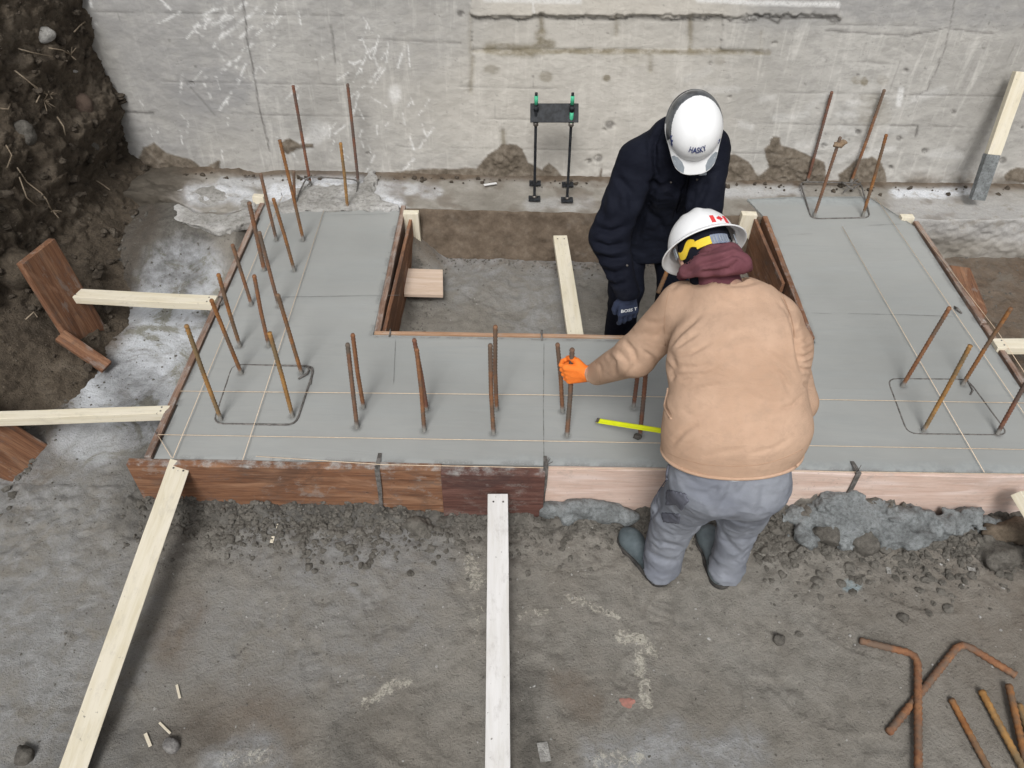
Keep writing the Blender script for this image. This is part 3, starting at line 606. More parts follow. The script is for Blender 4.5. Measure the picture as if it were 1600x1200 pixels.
# ---------------------------------------------------------------- footing ledge
fx = ax_(-2.6, 3.6, .011, -10, 10); prof = [(4.78-.011*i, 0.) for i in range(52)]; yf = prof[-1][0]
prof += [(yf-.01*math.sin(a), -.01+.01*math.cos(a)) for a in (.5, 1.1)] + [(yf-.012, -.016-.011*i) for i in range(34)]
prof = np.array(prof); FX, PI_ = np.meshgrid(fx, np.arange(len(prof)), indexing='ij')
P = np.stack([FX.ravel(), prof[PI_.ravel(), 0], prof[PI_.ravel(), 1]], 1); X = P[:,0]; Q0 = P.copy()
n1 = fbm(Q0, 2.2, 4, .5, 31); n2 = fbm(Q0, 9, 4, .6, 32); n3 = fbm(Q0, 35, 3, .6, 33); isf = (PI_.ravel() > 51)
edge = smooth(20, 52, PI_.ravel())
P[:,1] += np.where(isf | (edge > .2), -.035*n1*edge-.032*n2*edge, 0)+isf*.006*n3
P[:,2] += np.where(isf, 0, .006*n2+.004*n3-.012)
left = smooth(-1.55, -1.8, X); P[:,2] += left*(1-isf)*(.03*n1+.025*n2+.02*smooth(-1.7,-1.9,X)); P[:,1] += left*edge*(.10*fbm(Q0, 1.6, 3, .5, 35)+.06-.12*smooth(-2.25,-1.9,X))
P[:,1] += isf*smooth(-.9,-.7,X)*smooth(1.6,1.4,X)*(-.10*smooth(52, 84, PI_.ravel())+.012*n2)   # soil face slopes outward
ff = isf & (X > -.9) & (X < 1.7)
px, py = proj(P); q = 10*n2+5*n3
ms = np.zeros((len(P),3))
cr = np.zeros(len(P))
for pts, wd, a in [([(575,292),(640,295),(680,300)],12,.6),([(480,290),(560,286)],22,.9),([(430,300),(560,310),(620,322)],18,1.),([(1400,300),(1450,303),(1510,296)],10,1.),([(1130,300),(1250,296)],10,.45),([(350,285),(450,280)],10,.5),([(300,305),(360,300),(385,310)],18,.8),([(280,330),(330,352),(390,340)],12,.9),([(1420,330),(1600,345)],40,.3),([(830,320),(920,318)],12,.25)]:
    cr = np.maximum(cr, a*smooth(wd*1.3, wd*.4, polyd(px+q*.6, py+q*.6, pts)[0]))
ms[:,0] = cr; ms[:,2] = np.clip(ff*1. + .5*smooth(-1.95,-2.25,X+.1*n2) + (1-isf)*.45*smooth(.1,.5,n1+n2) *(X>-1) + .9*smooth(4.55,4.66,P[:,1]+.04*n2)*(1-isf), 0, 1)
ms[:,1] = np.clip(.9*smooth(-2.05,-2.3,X+.1*n2)+ isf*.6*smooth(-1.5,-1.8,X)+.7*smooth(8,2,np.hypot((px-375)/1.7,py-323)+q*.3)*0,0,1)
ft = mesh('wall_footing', P, grid_faces(len(fx), len(prof)), FOOTM); attr(ft, 'masks', ms); attr(ft, 'masks2', ms*0)
tag(ft, 'old concrete footing ledge along the foot of the block wall', 'footing')

# ---------------------------------------------------------------- soil bank at the left
by = np.arange(.2, 4.72, .014); bt = np.arange(0, 1, .0042)
BY, BT = np.meshgrid(by, bt, indexing='ij')
t = BT.ravel(); Yb = BY.ravel()
s = t*2.9                                            # length along the profile
zz = np.where(s < .85, -.42+s*.60, np.where(s < 2.05, .09+(s-.85)*.95, 1.23+(s-2.05)*.1))
toe = -2.12-.02*np.sin(Yb*2.1)-.42*smooth(3.0, 2.2, Yb)+.10*smooth(3.5, 4.1, Yb)
run = .60-.12*smooth(3.0, 2.2, Yb)
xx = toe-np.where(s < .85, s*run, .85*run+(s-.85)*.16)-np.where(s > 2.05, (s-2.05)*.95, 0)
lean = smooth(3.7, 4.6, Yb); xx = xx+lean*(np.clip(s-.85, 0, 1.2)*.22-.04)
P = np.stack([xx, Yb, zz], 1); P0 = P.copy()
n1 = fbm(P0, 2.4, 5, .55, 41); n2 = fbm(P0, 8, 5, .6, 42); n3 = fbm(P0, 28, 4, .65, 43)
am = .35+.65*smooth(.6, 1.1, s)
P[:,0] += am*(.13*n1+.075*n2+.026*n3-.05*np.maximum(0,-fbm(P0,5,3,.5,45))*2); P[:,2] += am*(.05*n2+.03*n3+.05*fbm(P0, 3, 3, .5, 44))
bk = mesh('soil_bank', P, grid_faces(len(by), len(bt))[:, ::-1], BANK); tag(bk, kind='structure')
# surroundings beyond the pit edge, so the bank has ground behind it
o = mesh('upper_ground', [(-30,-30,1.12),(-3.6,-30,1.12),(-3.6,12,1.12),(-30,12,1.12)], [(0,1,2,3)], BANK); tag(o, kind='structure')

# organic lumps
def lumpy(name, blobs, m, h=.008, amp=.012, fs=18, seed=0, flat=None, smoothk=.02, cut=None, parent=None):
    c = np.array([b[0] for b in blobs]); r = np.array([max(b[1]) for b in blobs]); lo = (c-r[:,None]).min(0)-.03; hi = (c+r[:,None]).max(0)+.03
    def f(p):
        d = None
        for b in blobs:
            e = sd_ell(p, b[0], np.eye(3), b[1]); d = e if d is None else smin(d, e, smoothk)
        d = d+amp*fbm(p, fs, 4, .55, seed)*2
        return d
    V, Q = nets(f, lo, hi, h); return mesh(name, V, Q, m, parent)
def blob_px(px_, py_, rx, ry, rz, sink=.3, up=0):
    p = PG(px_, py_); return ((p.x, p.y, p.z+rz*(1-2*sink)+up), (rx, ry, rz))
sb = [blob_px(1262,814,.11,.07,.08), blob_px(1300,806,.15,.10,.11), blob_px(1350,820,.15,.10,.095), blob_px(1400,820,.13,.09,.07), blob_px(1325,842,.08,.06,.06), blob_px(1425,836,.09,.07,.05), blob_px(1258,842,.06,.05,.055), blob_px(1500,818,.09,.05,.06), blob_px(1455,826,.09,.06,.05), blob_px(1390,846,.07,.05,.045), blob_px(1530,822,.06,.05,.05)]
o = lumpy('spilled_concrete', sb, SPILL, .0065, .026, 17, 5); tag(o, 'large crumbly heap of blue grey spilled concrete against the pale form', 'concrete spill')
o = lumpy('spilled_concrete', [blob_px(865,800,.07,.04,.05), blob_px(905,800,.09,.04,.055), blob_px(945,805,.09,.045,.055), blob_px(980,812,.05,.04,.04), blob_px(885,815,.04,.035,.05)], SPILL, .0075, .010, 18, 9); tag(o, 'low strip of grey spilled concrete between the centre brace and the boots', 'concrete spill')
def clod(px_, py_, r, lab, m=CLOD, seed=0, sq=(1,.8,.75), grp=None):
    o = lumpy('dirt_clod', [blob_px(px_, py_, r*sq[0], r*sq[1], r*sq[2], .25), blob_px(px_+5*r/.04, py_+4, r*.6, r*.6, r*.6, .3)], m, max(.004, r*.10), r*.22, 1.0/r, seed); return tag(o, lab, 'dirt clod', grp or 'clods of soil')
clod(655,825,.055,'round dark clod of soil left of the centre brace with a hollow underside', LIME, 1)
clod(1346,850,.075,'biggest dark round lump below the blue grey concrete heap', CLOD, 2)
clod(1292,838,.075,'dark lump left of the biggest lump under the blue grey heap', CLOD, 3)
clod(1378,855,.04,'small grey lump touching the right side of the biggest lump', CLOD, 4)
clod(1555,868,.085,'flat wide grey clod near the right edge below the form', CLOD, 5, (1.1,.9,.5))
clod(1470,830,.05,'dark crumbling clod beside the small blue grey patch at the right', LIME, 6)
clod(1575,835,.10,'brown cracked clod at the right edge against the pale form', mat_soil('brown_clod', (.10,.078,.055), (.15,.12,.09), (.2,.165,.13), 2., .008), 7, (1.1,.6,.6))
clod(268,1166,.030,'small round grey clod near the lower end of the long left brace', STONE, 8)
clod(40,1180,.035,'grey clod in the lower left corner of the pit floor', CLOD, 10)
clod(1410,965,.02,'tiny clod on the ground above the bent bars', CLOD, 12)
clod(1215,1000,.022,'faint round clod on the bare floor left of the bent bars', CLOD, 13)
# loose crumbs: countless, one object
def ico():
    bm = bmesh.new(); bmesh.ops.create_icosphere(bm, subdivisions=2, radius=1); V = np.array([v.co[:] for v in bm.verts]); Fc = np.array([[v.index for v in f.verts] for f in bm.faces]); bm.free(); return V, Fc
IV, IF = ico()
def crumbs(name, pts, radii, m, lab, cat, bury=.25):
    n = len(pts); Vs = np.repeat(IV[None], n, 0); off = RNG.uniform(-50, 50, (n,1,3)); d = vnoise(Vs*1.7+off, 61)
    Vs = Vs*(1+.5*d[..., None])*RNG.uniform(.6, 1.25, (n,1,3))
    a = RNG.uniform(0, 6.28, n); c, s_ = np.cos(a)[:,None], np.sin(a)[:,None]; x, y = Vs[...,0]*c-Vs[...,1]*s_, Vs[...,0]*s_+Vs[...,1]*c
    Vs = np.stack([x, y, Vs[...,2]*.8], -1)*np.array(radii)[:, None, None]+np.array(pts)[:, None, :]
    Vs[...,2] += np.array(radii)[:,None]*(.8-2*bury)
    Fc = (IF[None]+np.arange(n)[:,None,None]*len(IV)).reshape(-1, 3)
    o = mesh(name, Vs.reshape(-1,3), Fc, m, None, False); return tag(o, lab, cat, kind='stuff')
pts, rr = [], []
def scat(n, fx_, fy_, rlo, rhi, pw=2.5, ok=lambda x, y: True):
    k = 0
    while k < n:
        x, y = fx_(), fy_()
        if not ok(x, y): continue
        k += 1; r = rlo+(rhi-rlo)*random.random()**pw; pts.append((x, y, gz(x, y))); rr.append(r)
notslab = lambda x, y: not (-1.66 < x < 2.55 and 2.12 < y < 2.99) and not ((-1.66 < x < -.68 or 1.55 < x < 2.55) and 2.9 < y < 4.3)
scat(4200, lambda: random.uniform(-1.7, 2.9), lambda: 2.11-abs(random.gauss(0, .10)), .002, .016, 2.6, notslab)
scat(2600, lambda: random.uniform(1.1, 2.9), lambda: 2.10-abs(random.gauss(0, .15)), .003, .024, 2.4, notslab)
scat(2600, lambda: random.uniform(-2.7, 3.0), lambda: random.uniform(.7, 2.1), .001, .005, 3, notslab)
scat(500, lambda: random.gauss(-.95, .35), lambda: 2.07-abs(random.gauss(0, .12)), .004, .022, 2.5, notslab)
scat(500, lambda: random.uniform(-.68, 1.5), lambda: 4.12-abs(random.gauss(0, .07)), .002, .010, 2.5, notslab)
scat(450, lambda: -.64+abs(random.gauss(0, .12)), lambda: random.uniform(3.02, 4.0), .002, .009, 2.5, notslab)
scat(350, lambda: random.uniform(-.68, 1.5), lambda: 3.02+abs(random.gauss(0, .07)), .002, .009, 2.5, notslab)
scat(500, lambda: random.uniform(-2.4, -1.68), lambda: random.uniform(2., 4.1), .0015, .007, 3, notslab)
scat(600, lambda: -2.3-abs(random.gauss(0, .2)), lambda: random.uniform(1.2, 4.2), .004, .022, 3, notslab)
scat(500, lambda: random.uniform(2.56, 3.4), lambda: random.uniform(2.2, 4.2), .002, .010, 3, notslab)
crumbs('loose_soil', pts, rr, LIME, 'loose crumbs of dark soil scattered over the pit floor', 'loose soil', .42)
pts, rr = [], []
scat(700, lambda: random.uniform(-2.5, 2.9), lambda: random.uniform(.7, 2.1), .0012, .006, 3, notslab)
scat(120, lambda: random.uniform(-.66, 1.5), lambda: random.uniform(3.04, 4.1), .0012, .006, 3, notslab)
crumbs('pale_grit', pts, rr, CRUST, 'pale grit and mortar specks scattered over the pit floor', 'grit', .4)
# soil crumbs on the bank and ledge
pts, rr = [], []
idx = RNG.integers(0, len(P), 1500)
for i in idx:
    r = .004+.028*random.random()**3.5; pts.append((P[i,0]+.01, P[i,1], P[i,2])); rr.append(r)
for _ in range(170):
    x = random.uniform(-2.2, 3.3); y = 4.62-abs(random.gauss(0, .05)); pts.append((x, y, -.008)); rr.append(.003+.016*random.random()**3)
crumbs('bank_crumbs', pts, rr, mat_soil('bank_crumb', (.04,.033,.026), (.08,.065,.05), (.15,.13,.105), 5, .004), 'dark crumbs of earth on the soil bank and at the wall foot', 'loose soil', .35)
def lumpxyz(name, c, r, m, lab, cat, seed, grp=None):
    o = lumpy(name, [((0,0,0), r)], m, max(.005, min(r)*.16), min(r)*.16, .8/min(r), seed); o.location = c; return tag(o, lab, cat, grp)
def bankpt(px_, py_, out=0.):
    X_, Y_ = proj(P); i = int(np.argmin((X_-px_)**2+(Y_-py_)**2+1e3*(Yb < 1.0))); return Vector(P[i])+Vector((out, -out, out))
for px_, py_, r, lab, m in [(70,52,(.06,.05,.045),'pale stone high on the dark bank near the top corner',CRUST),(40,205,(.06,.045,.07),'pale grey stone in the middle of the soil bank',CLOD),(118,113,(.03,.03,.03),'small pale stone on the bank near the wall edge',CRUST),(128,165,(.075,.06,.08),'smooth brown boulder in the bank beside the wall edge',mat_soil('brown_stone',(.10,.07,.055),(.13,.095,.075),(.17,.13,.10),1,.004)),(145,232,(.04,.035,.06),'crumbly grey stone low on the bank by the wall',CLOD),(15,420,(.16,.12,.12),'broad dark boulder at the foot of the bank left of the leaning plank',BANK)]:
    lumpxyz('stone', bankpt(px_, py_, -.012), r, m, lab, 'stone', int(px_))
# mortar crust pieces at the left end of the ledge
def slabpiece(name, pts_px, z, th, m, lab, cat, seed=0):
    P_ = [PZ(a, b, z) for a, b in pts_px]; lo = np.array([min(p.x for p in P_), min(p.y for p in P_), z-th])-.03; hi = np.array([max(p.x for p in P_), max(p.y for p in P_), z])+.05
    poly = [(p.x, p.y) for p in P_]
    def f(p):
        d, _ = polyd(p[...,0], p[...,1], poly+[poly[0]]); d = np.where(inpoly(p[...,0], p[...,1], poly), -d, d)
        n = fbm(p, 9, 4, .6, seed); n_ = fbm(p, 3.2, 2, .5, seed+5)
        top = p[...,2]-z+.022*n_+.018*n; return np.maximum(np.maximum(d+.06*n+.012*fbm(p, 30, 2, .5, seed+9), top-.7*np.minimum(0, d+.05)*0), z-th-p[...,2])
    V, Q = nets(f, lo, hi, .009); V = relax(V, Q, 2); o = mesh(name, V, Q, m); return tag(o, lab, cat)
slabpiece('mortar_crust', [(262,335),(285,318),(280,300),(300,292),(345,290),(370,300),(400,318),(396,345),(360,356),(335,364),(310,350),(290,344)], -.012, .05, CRUST, 'pale crusted mortar piece with broken edge left of the left wing', 'mortar', 3)
slabpiece('mortar_crust', [(430,318),(455,300),(480,284),(560,284),(586,262),(588,280),(575,300),(625,326),(540,328),(440,330)], .012, .04, CRUST, 'white dried slurry spread between the left wing and the wall', 'mortar', 8)

# ---------------------------------------------------------------- slab
sx0, sx1 = -1.562, 2.47
outl = [(-1.562,2.150),(2.476,2.150),(2.476,4.12),(2.30,4.46),(1.80,4.44),(1.50,4.40),(1.57,4.16),(1.556,2.998),(-.722,2.998),(-.722,4.215),(-1.575,4.235)]
def slab_d(p0, p1):
    poly = outl; d, _ = polyd(p0, p1, poly+[poly[0]]); return np.where(inpoly(p0, p1, poly), -d, d)
bm = bmesh.new(); vs = [bm.verts.new((x, y, 0)) for x, y in outl]; f = bm.faces.new(vs)
r_ = bmesh.ops.extrude_face_region(bm, geom=[f]); bmesh.ops.translate(bm, verts=[v for v in r_['geom'] if isinstance(v, bmesh.types.BMVert)], vec=(0,0,-.42))
bmesh.ops.recalc_face_normals(bm, faces=bm.faces)
top = [f for f in bm.faces if f.normal.z > .9][0]; bmesh.ops.delete(bm, geom=[top], context='FACES_ONLY')
me = bpy.data.meshes.new('concrete_slab'); bm.to_mesh(me); bm.free(); me.materials.append(SLABM); slab = bpy.data.objects.new('concrete_slab', me); COL.objects.link(slab)
tag(slab, 'freshly poured smooth grey U-shaped concrete slab inside wooden forms', 'concrete slab')
# its trowelled top as a fine grid clipped to the outline
lines = [(np.linspace(-1.59, 2.50, 410), np.linspace(2.14, 4.48, 235))]
ux, uy = lines[0]; UX, UY = np.meshgrid(ux, uy, indexing='ij'); V = np.stack([UX.ravel(), UY.ravel(), 0*UX.ravel()], 1)
D = slab_d(V[:,0], V[:,1]); n1 = fbm(V, 1.6, 3, .5, 51); n2 = fbm(V*[.6,2.4,1], 6, 3, .5, 52); n3 = fbm(V, 30, 3, .6, 53)
V[:,2] = .0022*n1+.0010*n2+.0006*n3-.004*smooth(-.02, .0, D)
Q = grid_faces(len(ux), len(uy)); Q = Q[(D[Q] < .006).all(1)]
u, inv = np.unique(Q.ravel(), return_inverse=True); Q = inv.reshape(Q.shape); V = V[u]; D = D[u]
m_ = np.zeros((len(V),3)); px, py = proj(V); nn = fbm(V, 14, 4, .6, 54)
m_[:,0] = np.clip(smooth(2.165+.02*nn, 2.15, V[:,1])*.9*0+smooth(2.215, 2.175, V[:,1]+.035*nn)*smooth(-.3,.1,V[:,0])*.5+.7*smooth(4.3,4.4,V[:,1]), 0, 1)
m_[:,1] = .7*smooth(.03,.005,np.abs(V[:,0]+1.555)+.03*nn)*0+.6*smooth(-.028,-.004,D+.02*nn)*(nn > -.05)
for (a, b) in [(345,655),(457,650),(377,583),(471,583),(375,541),(420,541),(393,476),(436,479),(413,422),(460,423),(432,375),(474,375),(558,668),(568,636),(663,673),(667,640),(771,677),(776,640),(879,643),(886,681),(990,638),(1000,680),(1410,603),(1443,673),(1504,601),(1558,678),(1272,338),(1348,338)]:
    p = PZ(a, b); d = np.hypot(V[:,0]-p.x, V[:,1]-p.y); m_[:,1] = np.maximum(m_[:,1], .8*smooth(.03,.012,d+.01*nn)); V[:,2] -= .004*smooth(.022,.008,d)
st = mesh('slab_surface', V, Q, SLABM, slab); attr(st, 'masks', m_)
def sline(pts_px, wpx=.002, z=.0035, nm='score_line'):
    P_ = [PZ(a, b, z) for a, b in pts_px]; q_ = []
    for a, b in zip(P_[:-1], P_[1:]):
        k = max(1, int((b-a).length/.04)); q_ += [a.lerp(b, i/k) for i in range(k)]
    q_.append(P_[-1]); V_, F_2 = [], []
    for i, p in enumerate(q_):
        t_ = (q_[min(i+1, len(q_)-1)]-q_[max(i-1, 0)]).normalized(); n_ = Vector((-t_.y, t_.x, 0)); ww = wpx*(.55+.7*random.random())*(.3 if i in (0, len(q_)-1) else 1)
        j = Vector((0, random.uniform(-.0012,.0012), 0)); V_ += [p+n_*ww+j, p-n_*ww+j]
        if i: F_2.append((2*i-2, 2*i-1, 2*i+1, 2*i))
    return mesh(nm, V_, F_2, LINE, slab)
sline([(438,464),(625,461)], .0016); sline([(850,535),(849,640),(850,728)], .0018); sline([(1268,489),(1300,490)], .0015); sline([(1325,490),(1385,491),(1490,494)], .0018)
sline([(618,530),(615,600)], .0013); sline([(1046,560),(1050,625)], .0016); sline([(1356,352),(1412,350)], .0014); sline([(510,336),(610,334)], .0012); sline([(1270,365),(1230,367)], .0010)
# ---------------------------------------------------------------- formwork
def fb(x0, y0, x1, y1, ztop, h, th, m, lab, side=1, seed=None, grp='boards of the formwork', name='form_board', wob=.006, cat='form board'):
    """upright board on edge; its inner face runs (x0,y0)->(x1,y1), its thickness goes to the right-hand side when side=1"""
    a, b = Vector((x0, y0, 0)), Vector((x1, y1, 0)); t_ = (b-a).normalized(); n_ = Vector((t_.y, -t_.x, 0))*side
    off = n_*(th/2)+Vector((0, 0, ztop-h/2)); o = board(name, a+off, b+off, th, h, (0,0,1), m, None, wob, .003, seed)
    return tag(o, lab, cat, grp)
fb(-1.665, 2.146, -.30, 2.146, .006, .42, .038, BROWN, 'long brown oiled form board along the front left edge of the slab', 1, 1)
fb(-.302, 2.142, .150, 2.142, .004, .42, .052, RED, 'short dark red-brown form board behind the head of the centre brace', 1, 2)
fb(.158, 2.146, 1.505, 2.146, .004, .40, .019, PINK, 'pale pink plywood form board between the centre brace and the steel tie at the right', 1, 3)
fb(1.512, 2.146, 2.75, 2.146, .004, .40, .021, PINK, 'pale pink plywood form board at the far right of the front edge', 1, 4)
fb(-1.568, 2.150, -1.580, 4.24, .012, .40, .030, TAN, 'weathered outer form board along the left wing', -1, 5)
fb(-.718, 3.020, -.716, 4.235, .010, .40, .030, TAN, 'concrete-stained inner form board of the left wing beside the open pit', 1, 6)
fb(-.684, 3.028, -.655, 4.21, -.012, .38, .020, BROWN, 'second brown board doubled behind the inner form of the left wing', 1, 7)
fb(-.716, 3.002, 1.552, 3.002, .010, .40, .019, REDDISH, 'thin orange-edged form board along the back of the front beam', -1, 8)
fb(1.562, 3.020, 1.578, 4.18, .012, .40, .030, BROWN, 'brown inner form board of the right wing behind the man in tan', -1, 9)
fb(1.526, 3.50, 1.512, 4.16, .004, .38, .020, BROWN, 'second brown board doubled against the inner form of the right wing', -1, 10)
fb(2.488, 2.150, 2.488, 3.16, .010, .40, .030, TAN, 'reddish weathered outer form board at the near end of the right wing', 1, 11)
fb(2.484, 3.17, 2.484, 4.16, .012, .40, .030, TAN, 'weathered outer form board at the far end of the right wing', 1, 12)
# lumber braces
def br(pa, za, pb, zb, wy, wz, m, lab, up=(0,0,1), grp='wooden braces holding the forms', name='wood_brace', cat='brace', wob=.0025):
    a = PZ(*pa, za); b = PZ(*pb, zb); o = tag(board(name, a, b, wy, wz, up, m, None, wob), lab, cat, grp); Lh = (b-a).length/2
    for sx_ in (-1, 1):
        for sy_ in (-.22, .25):
            p_ = Vector((sx_*(Lh-.035-.02*abs(sy_)), sy_*wy, wz/2)); t_ = tube('nail_head', [p_-Vector((0,0,.004)), p_+Vector((0,0,.0022))], .0042, WIRE, o, 8)
    return o
br((281,724), -.02, (104,1230), -.262, .088, .046, PALE, 'long pale brace slanting from the front left form down to the lower left corner', (.55,0,1))
br((778,775), -.10, (778,1240), -.262, .089, .040, PALE2, 'whitish brace running straight down from the dark red-brown board')
br((112,462), .0, (338,474), .012, .075, .045, PALE, 'pale brace from the leaning brown plank to the left wing form')
br((-60,656), .0, (268,645), -.012, .05, .05, PALE, 'thin pale brace between the bottom left plank and the left form')
br((875,372), -.05, (901,540), -.035, .085, .04, PALE, 'pale brace lying across the open pit left of the man in navy')
br((1552,541), .0, (1760,541), .03, .075, .045, PALE, 'short pale brace end at the right edge beside the right wing')
br((1592,770), -.02, (1720,980), -.20, .088, .045, PALE, 'pale brace with dark stains at the lower right form corner', (.5,.2,1))
# leaning painted 2x4 by the wall
a = PY(1526,312,4.36); b = PY(1596,112,4.60); mid = a.lerp(b, .37)
lt = empty('leaning_timber', a, 'pale timber leaning on the wall at the right, its foot coated in grey concrete', 'timber')
board('upper_length', mid-Vector(a), b-Vector(a), .085, .04, (0,-1,0.2), PALE, lt, .002); board('coated_foot', Vector((0,0,0)), mid-Vector(a), .090, .045, (0,-1,0.2), SPILL, lt, .006)
# stakes
def stake(px0, py0, z0, dx, dy, z1, w1, w2, m, lab, cat='stake', grp='wooden stakes behind the forms', up=(0,1,0)):
    a = PZ(px0, py0, z0); b = Vector((a.x+dx, a.y+dy, z1)); return tag(board('wooden_stake', b, a, w1, w2, up, m, None, .002), lab, cat, grp)
stake(642,331,.03, 0, .01, -.22, .095, .045, PALE, 'cream stake at the back corner of the left wing beside the pit')
stake(1171,333,.03, -.01, .01, -.25, .095, .045, PALE, 'cream stake at the back corner of the right wing behind the white hard hat')
stake(404,305,.03, -.01, -.02, -.2, .07, .045, PALE, 'cream stake at the back left corner of the left wing')
stake(1418,337,.02, 0, .0, -.25, .08, .045, PALE, 'small cream stake on the far outer corner of the right wing')
# planks held by the braces at the left
def plank(c0, c1, width_dir, wd, th, m, lab, nm='plank', grp=None):
    o = board(nm, c0, c1, wd, th, Vector(width_dir).cross(Vector(c1)-Vector(c0)), m, None, .004); return tag(o, lab, 'plank', grp)
def quad_plank(nm, pxs, zs, th, m, lab, cat='plank'):
    """thick board given by its four visible face corners, each found on the photo at a given height"""
    A, B, C_, D_ = [PZ(*p, z) for p, z in zip(pxs, zs)]
    n_ = ((B-A).cross(D_-A)).normalized()
    if n_.dot(Vector((0,0,CH))-A) < 0: n_ = -n_
    ctr = (A+B+C_+D_)/4; u_ = ((B-A)+(C_-D_)).normalized(); L = ((B-A).length+(C_-D_).length)/2; v_ = ((D_-A)+(C_-B)); v_ = (v_-u_*v_.dot(u_)); W = v_.length/2
    o = board(nm, ctr-n_*th/2-u_*L/2, ctr-n_*th/2+u_*L/2, W, th, n_, m, None, .003); return tag(o, lab, cat)
foot = PZ(150,549,-.33); top = PY(56,392,foot.y+.03); wd_ = Vector((.22,.96,.10)); ln = (top-foot)
o = board('plank', foot, top, .24, .040, wd_.cross(ln), BROWN, None, .003); tag(o, 'wide brown plank leaning against the bank behind the upper left brace', 'plank')
a = PZ(167,574,-.26); b = PZ(94,524,-.10); o = board('plank', b, a, .070, .038, (.3,-.3,1), BROWN, None, .003); tag(o, 'short brown board end lying below the leaning plank', 'plank')
foot = PZ(52,728,-.34); ln = Vector((-.34,.02,.44)); o = board('plank', foot, foot+ln, .24, .040, wd_.cross(ln), BROWN, None, .003); tag(o, 'brown plank standing at the left edge under the lower brace', 'plank')
# blocks
o = board('plywood_scrap', PZ(632,441,-.20), PZ(692,443,-.22), .235, .024, (.06,-.06,1), PINKP, None, .002); tag(o, 'square pale pink plywood scrap in the corner of the pit', 'plywood scrap')
o = board('timber_block', PZ(624,474,-.26), PZ(632,405,-.26), .05, .06, (0,0,1), RED, None, .004); tag(o, 'dark red block between the plywood scrap and the left wing form', 'timber block')
o = board('timber_block', PZ(1497,422,-.06), PZ(1523,490,-.03), .115, .05, (0,0,1), BROWN, None, .002); tag(o, 'brown timber block wedged outside the right wing form', 'timber block')
o = board('timber_block', PZ(1520,481,-.085), PZ(1500,474,-.085), .06, .035, (0,0,1), PALE, None, .002); tag(o, 'small pale offcut under the brown timber block', 'timber block')
# steel ties on the forms
def tie(pts, lab, r=.004):
    o = tube('form_tie', pts, r, WIRE, None, 6, .15, .01); return tag(o, lab, 'form tie', 'dark steel form ties')
for x, top_, lab in [(-.575,.012,'dark steel tie strap over the long brown front board'),(.154,.02,'dark steel tie between the red-brown and the pale front boards'),(1.508,.02,'dark steel tie between the two pale pink front boards')]:
    y0 = 2.100 if x < .1 else 2.120
    rt = mesh('form_tie', [(x-.010,2.20,.006),(x+.006,2.20,.006),(x-.012,y0,top_),(x+.010,y0,top_+.001),(x-.012,y0-.004,-.1),(x+.008,y0-.004,-.1),(x-.018,y0-.003,-.27),(x-.004,y0-.003,-.27),
                           (x-.010,2.20,.003),(x+.006,2.20,.003),(x-.012,y0+.003,top_-.004),(x+.010,y0+.003,top_-.004),(x-.012,y0+.001,-.1),(x+.008,y0+.001,-.1),(x-.018,y0+.001,-.27),(x-.004,y0+.001,-.27)],
              [(0,1,3,2),(2,3,5,4),(4,5,7,6),(8,10,11,9),(10,12,13,11),(12,14,15,13),(0,2,10,8),(2,4,12,10),(4,6,14,12),(1,9,11,3),(3,11,13,5),(5,13,15,7),(0,8,9,1),(6,7,15,14)], WIRE, None, False)
    tag(rt, lab, 'form tie', 'dark steel form ties')
    for k in range(5 if x > .1 else 2):
        d_ = Vector((random.uniform(-.03,.03), random.uniform(-.02,.04), random.uniform(.0,.03))); c_ = Vector((x-.002, y0+.012, top_)); tube('wire_twist', [c_, c_+d_*.6, c_+d_], .0016, WIRE, rt, 5)
tie([(-.636,3.035,-.06),(-.634,3.028,.016),(-.632,3.00,.014),(-.636,2.985,.002)], 'small dark tie over the back form near the left pit corner')
tie([(.146,3.05,-.05),(.149,3.03,.022),(.148,2.99,.014),(.150,2.975,.003)], 'dark tie over the back form in the middle of the pit edge', .005)
tie([PZ(340,463,.0), PZ(350,466,.03), PZ(345,476,.01), PZ(338,480,-.04)], 'dark bent tie at the end of the upper left brace', .005)
tie([PZ(1488,478,-.02), PZ(1496,482,.02), PZ(1502,490,.0)], 'dark tie beside the brown timber block', .006)

# ---------------------------------------------------------------- reinforcing bars
def rebar(base, top_, lab, mi, z=0., r=.0088, grp='rusty vertical reinforcing bars', Yt=None, up=None, sink=.04):
    b = PZ(*base, z); t_ = PY(*top_, b.y if Yt is None else Yt); d = (t_-b).normalized()
    mid = b.lerp(t_, .5)+Vector((random.uniform(-.004,.004), random.uniform(-.004,.004), 0))
    o = tube('rebar', [b-d*sink, b.lerp(t_,.02), mid, t_], r, RUST[mi], None, 9, .22, .009)
    rc = None and lumpy('grout_collar', [((b.x+random.uniform(-.003,.003), b.y-.002, z-.002), (.017,.015,.006))], CLOD, .004, .003, 60, int(base[0]), None, .01, None, o) if z == 0 and base[1] > 330 else None
    return tag(o, lab, 'rebar', grp)
L = 'front left corner cage'
rebar((345,655),(291,508),'leaning bar at the near left corner of the left cage, ringed by a hoop',2)
rebar((457,650),(421,520),'ochre bar at the near right corner of the left cage, inside the hoop',2)
rebar((377,583),(330,468),'bar at the far left corner of the left cage hoop, crossing the long string',0)
rebar((471,583),(434,460),'bar at the far right corner of the left cage hoop beside the wire knot',0)
rebar((375,541),(341,428),'bar just above the left cage, at the end of the upper left brace',0)
rebar((420,541),(397,430),'bar just above the left cage, between the two long strings',1)
rebar((393,476),(363,382),'leftmost bar of the second row above the left cage, beside the left form',1)
rebar((436,479),(405,362),'bar at the end of the thin score line across the left wing',3)
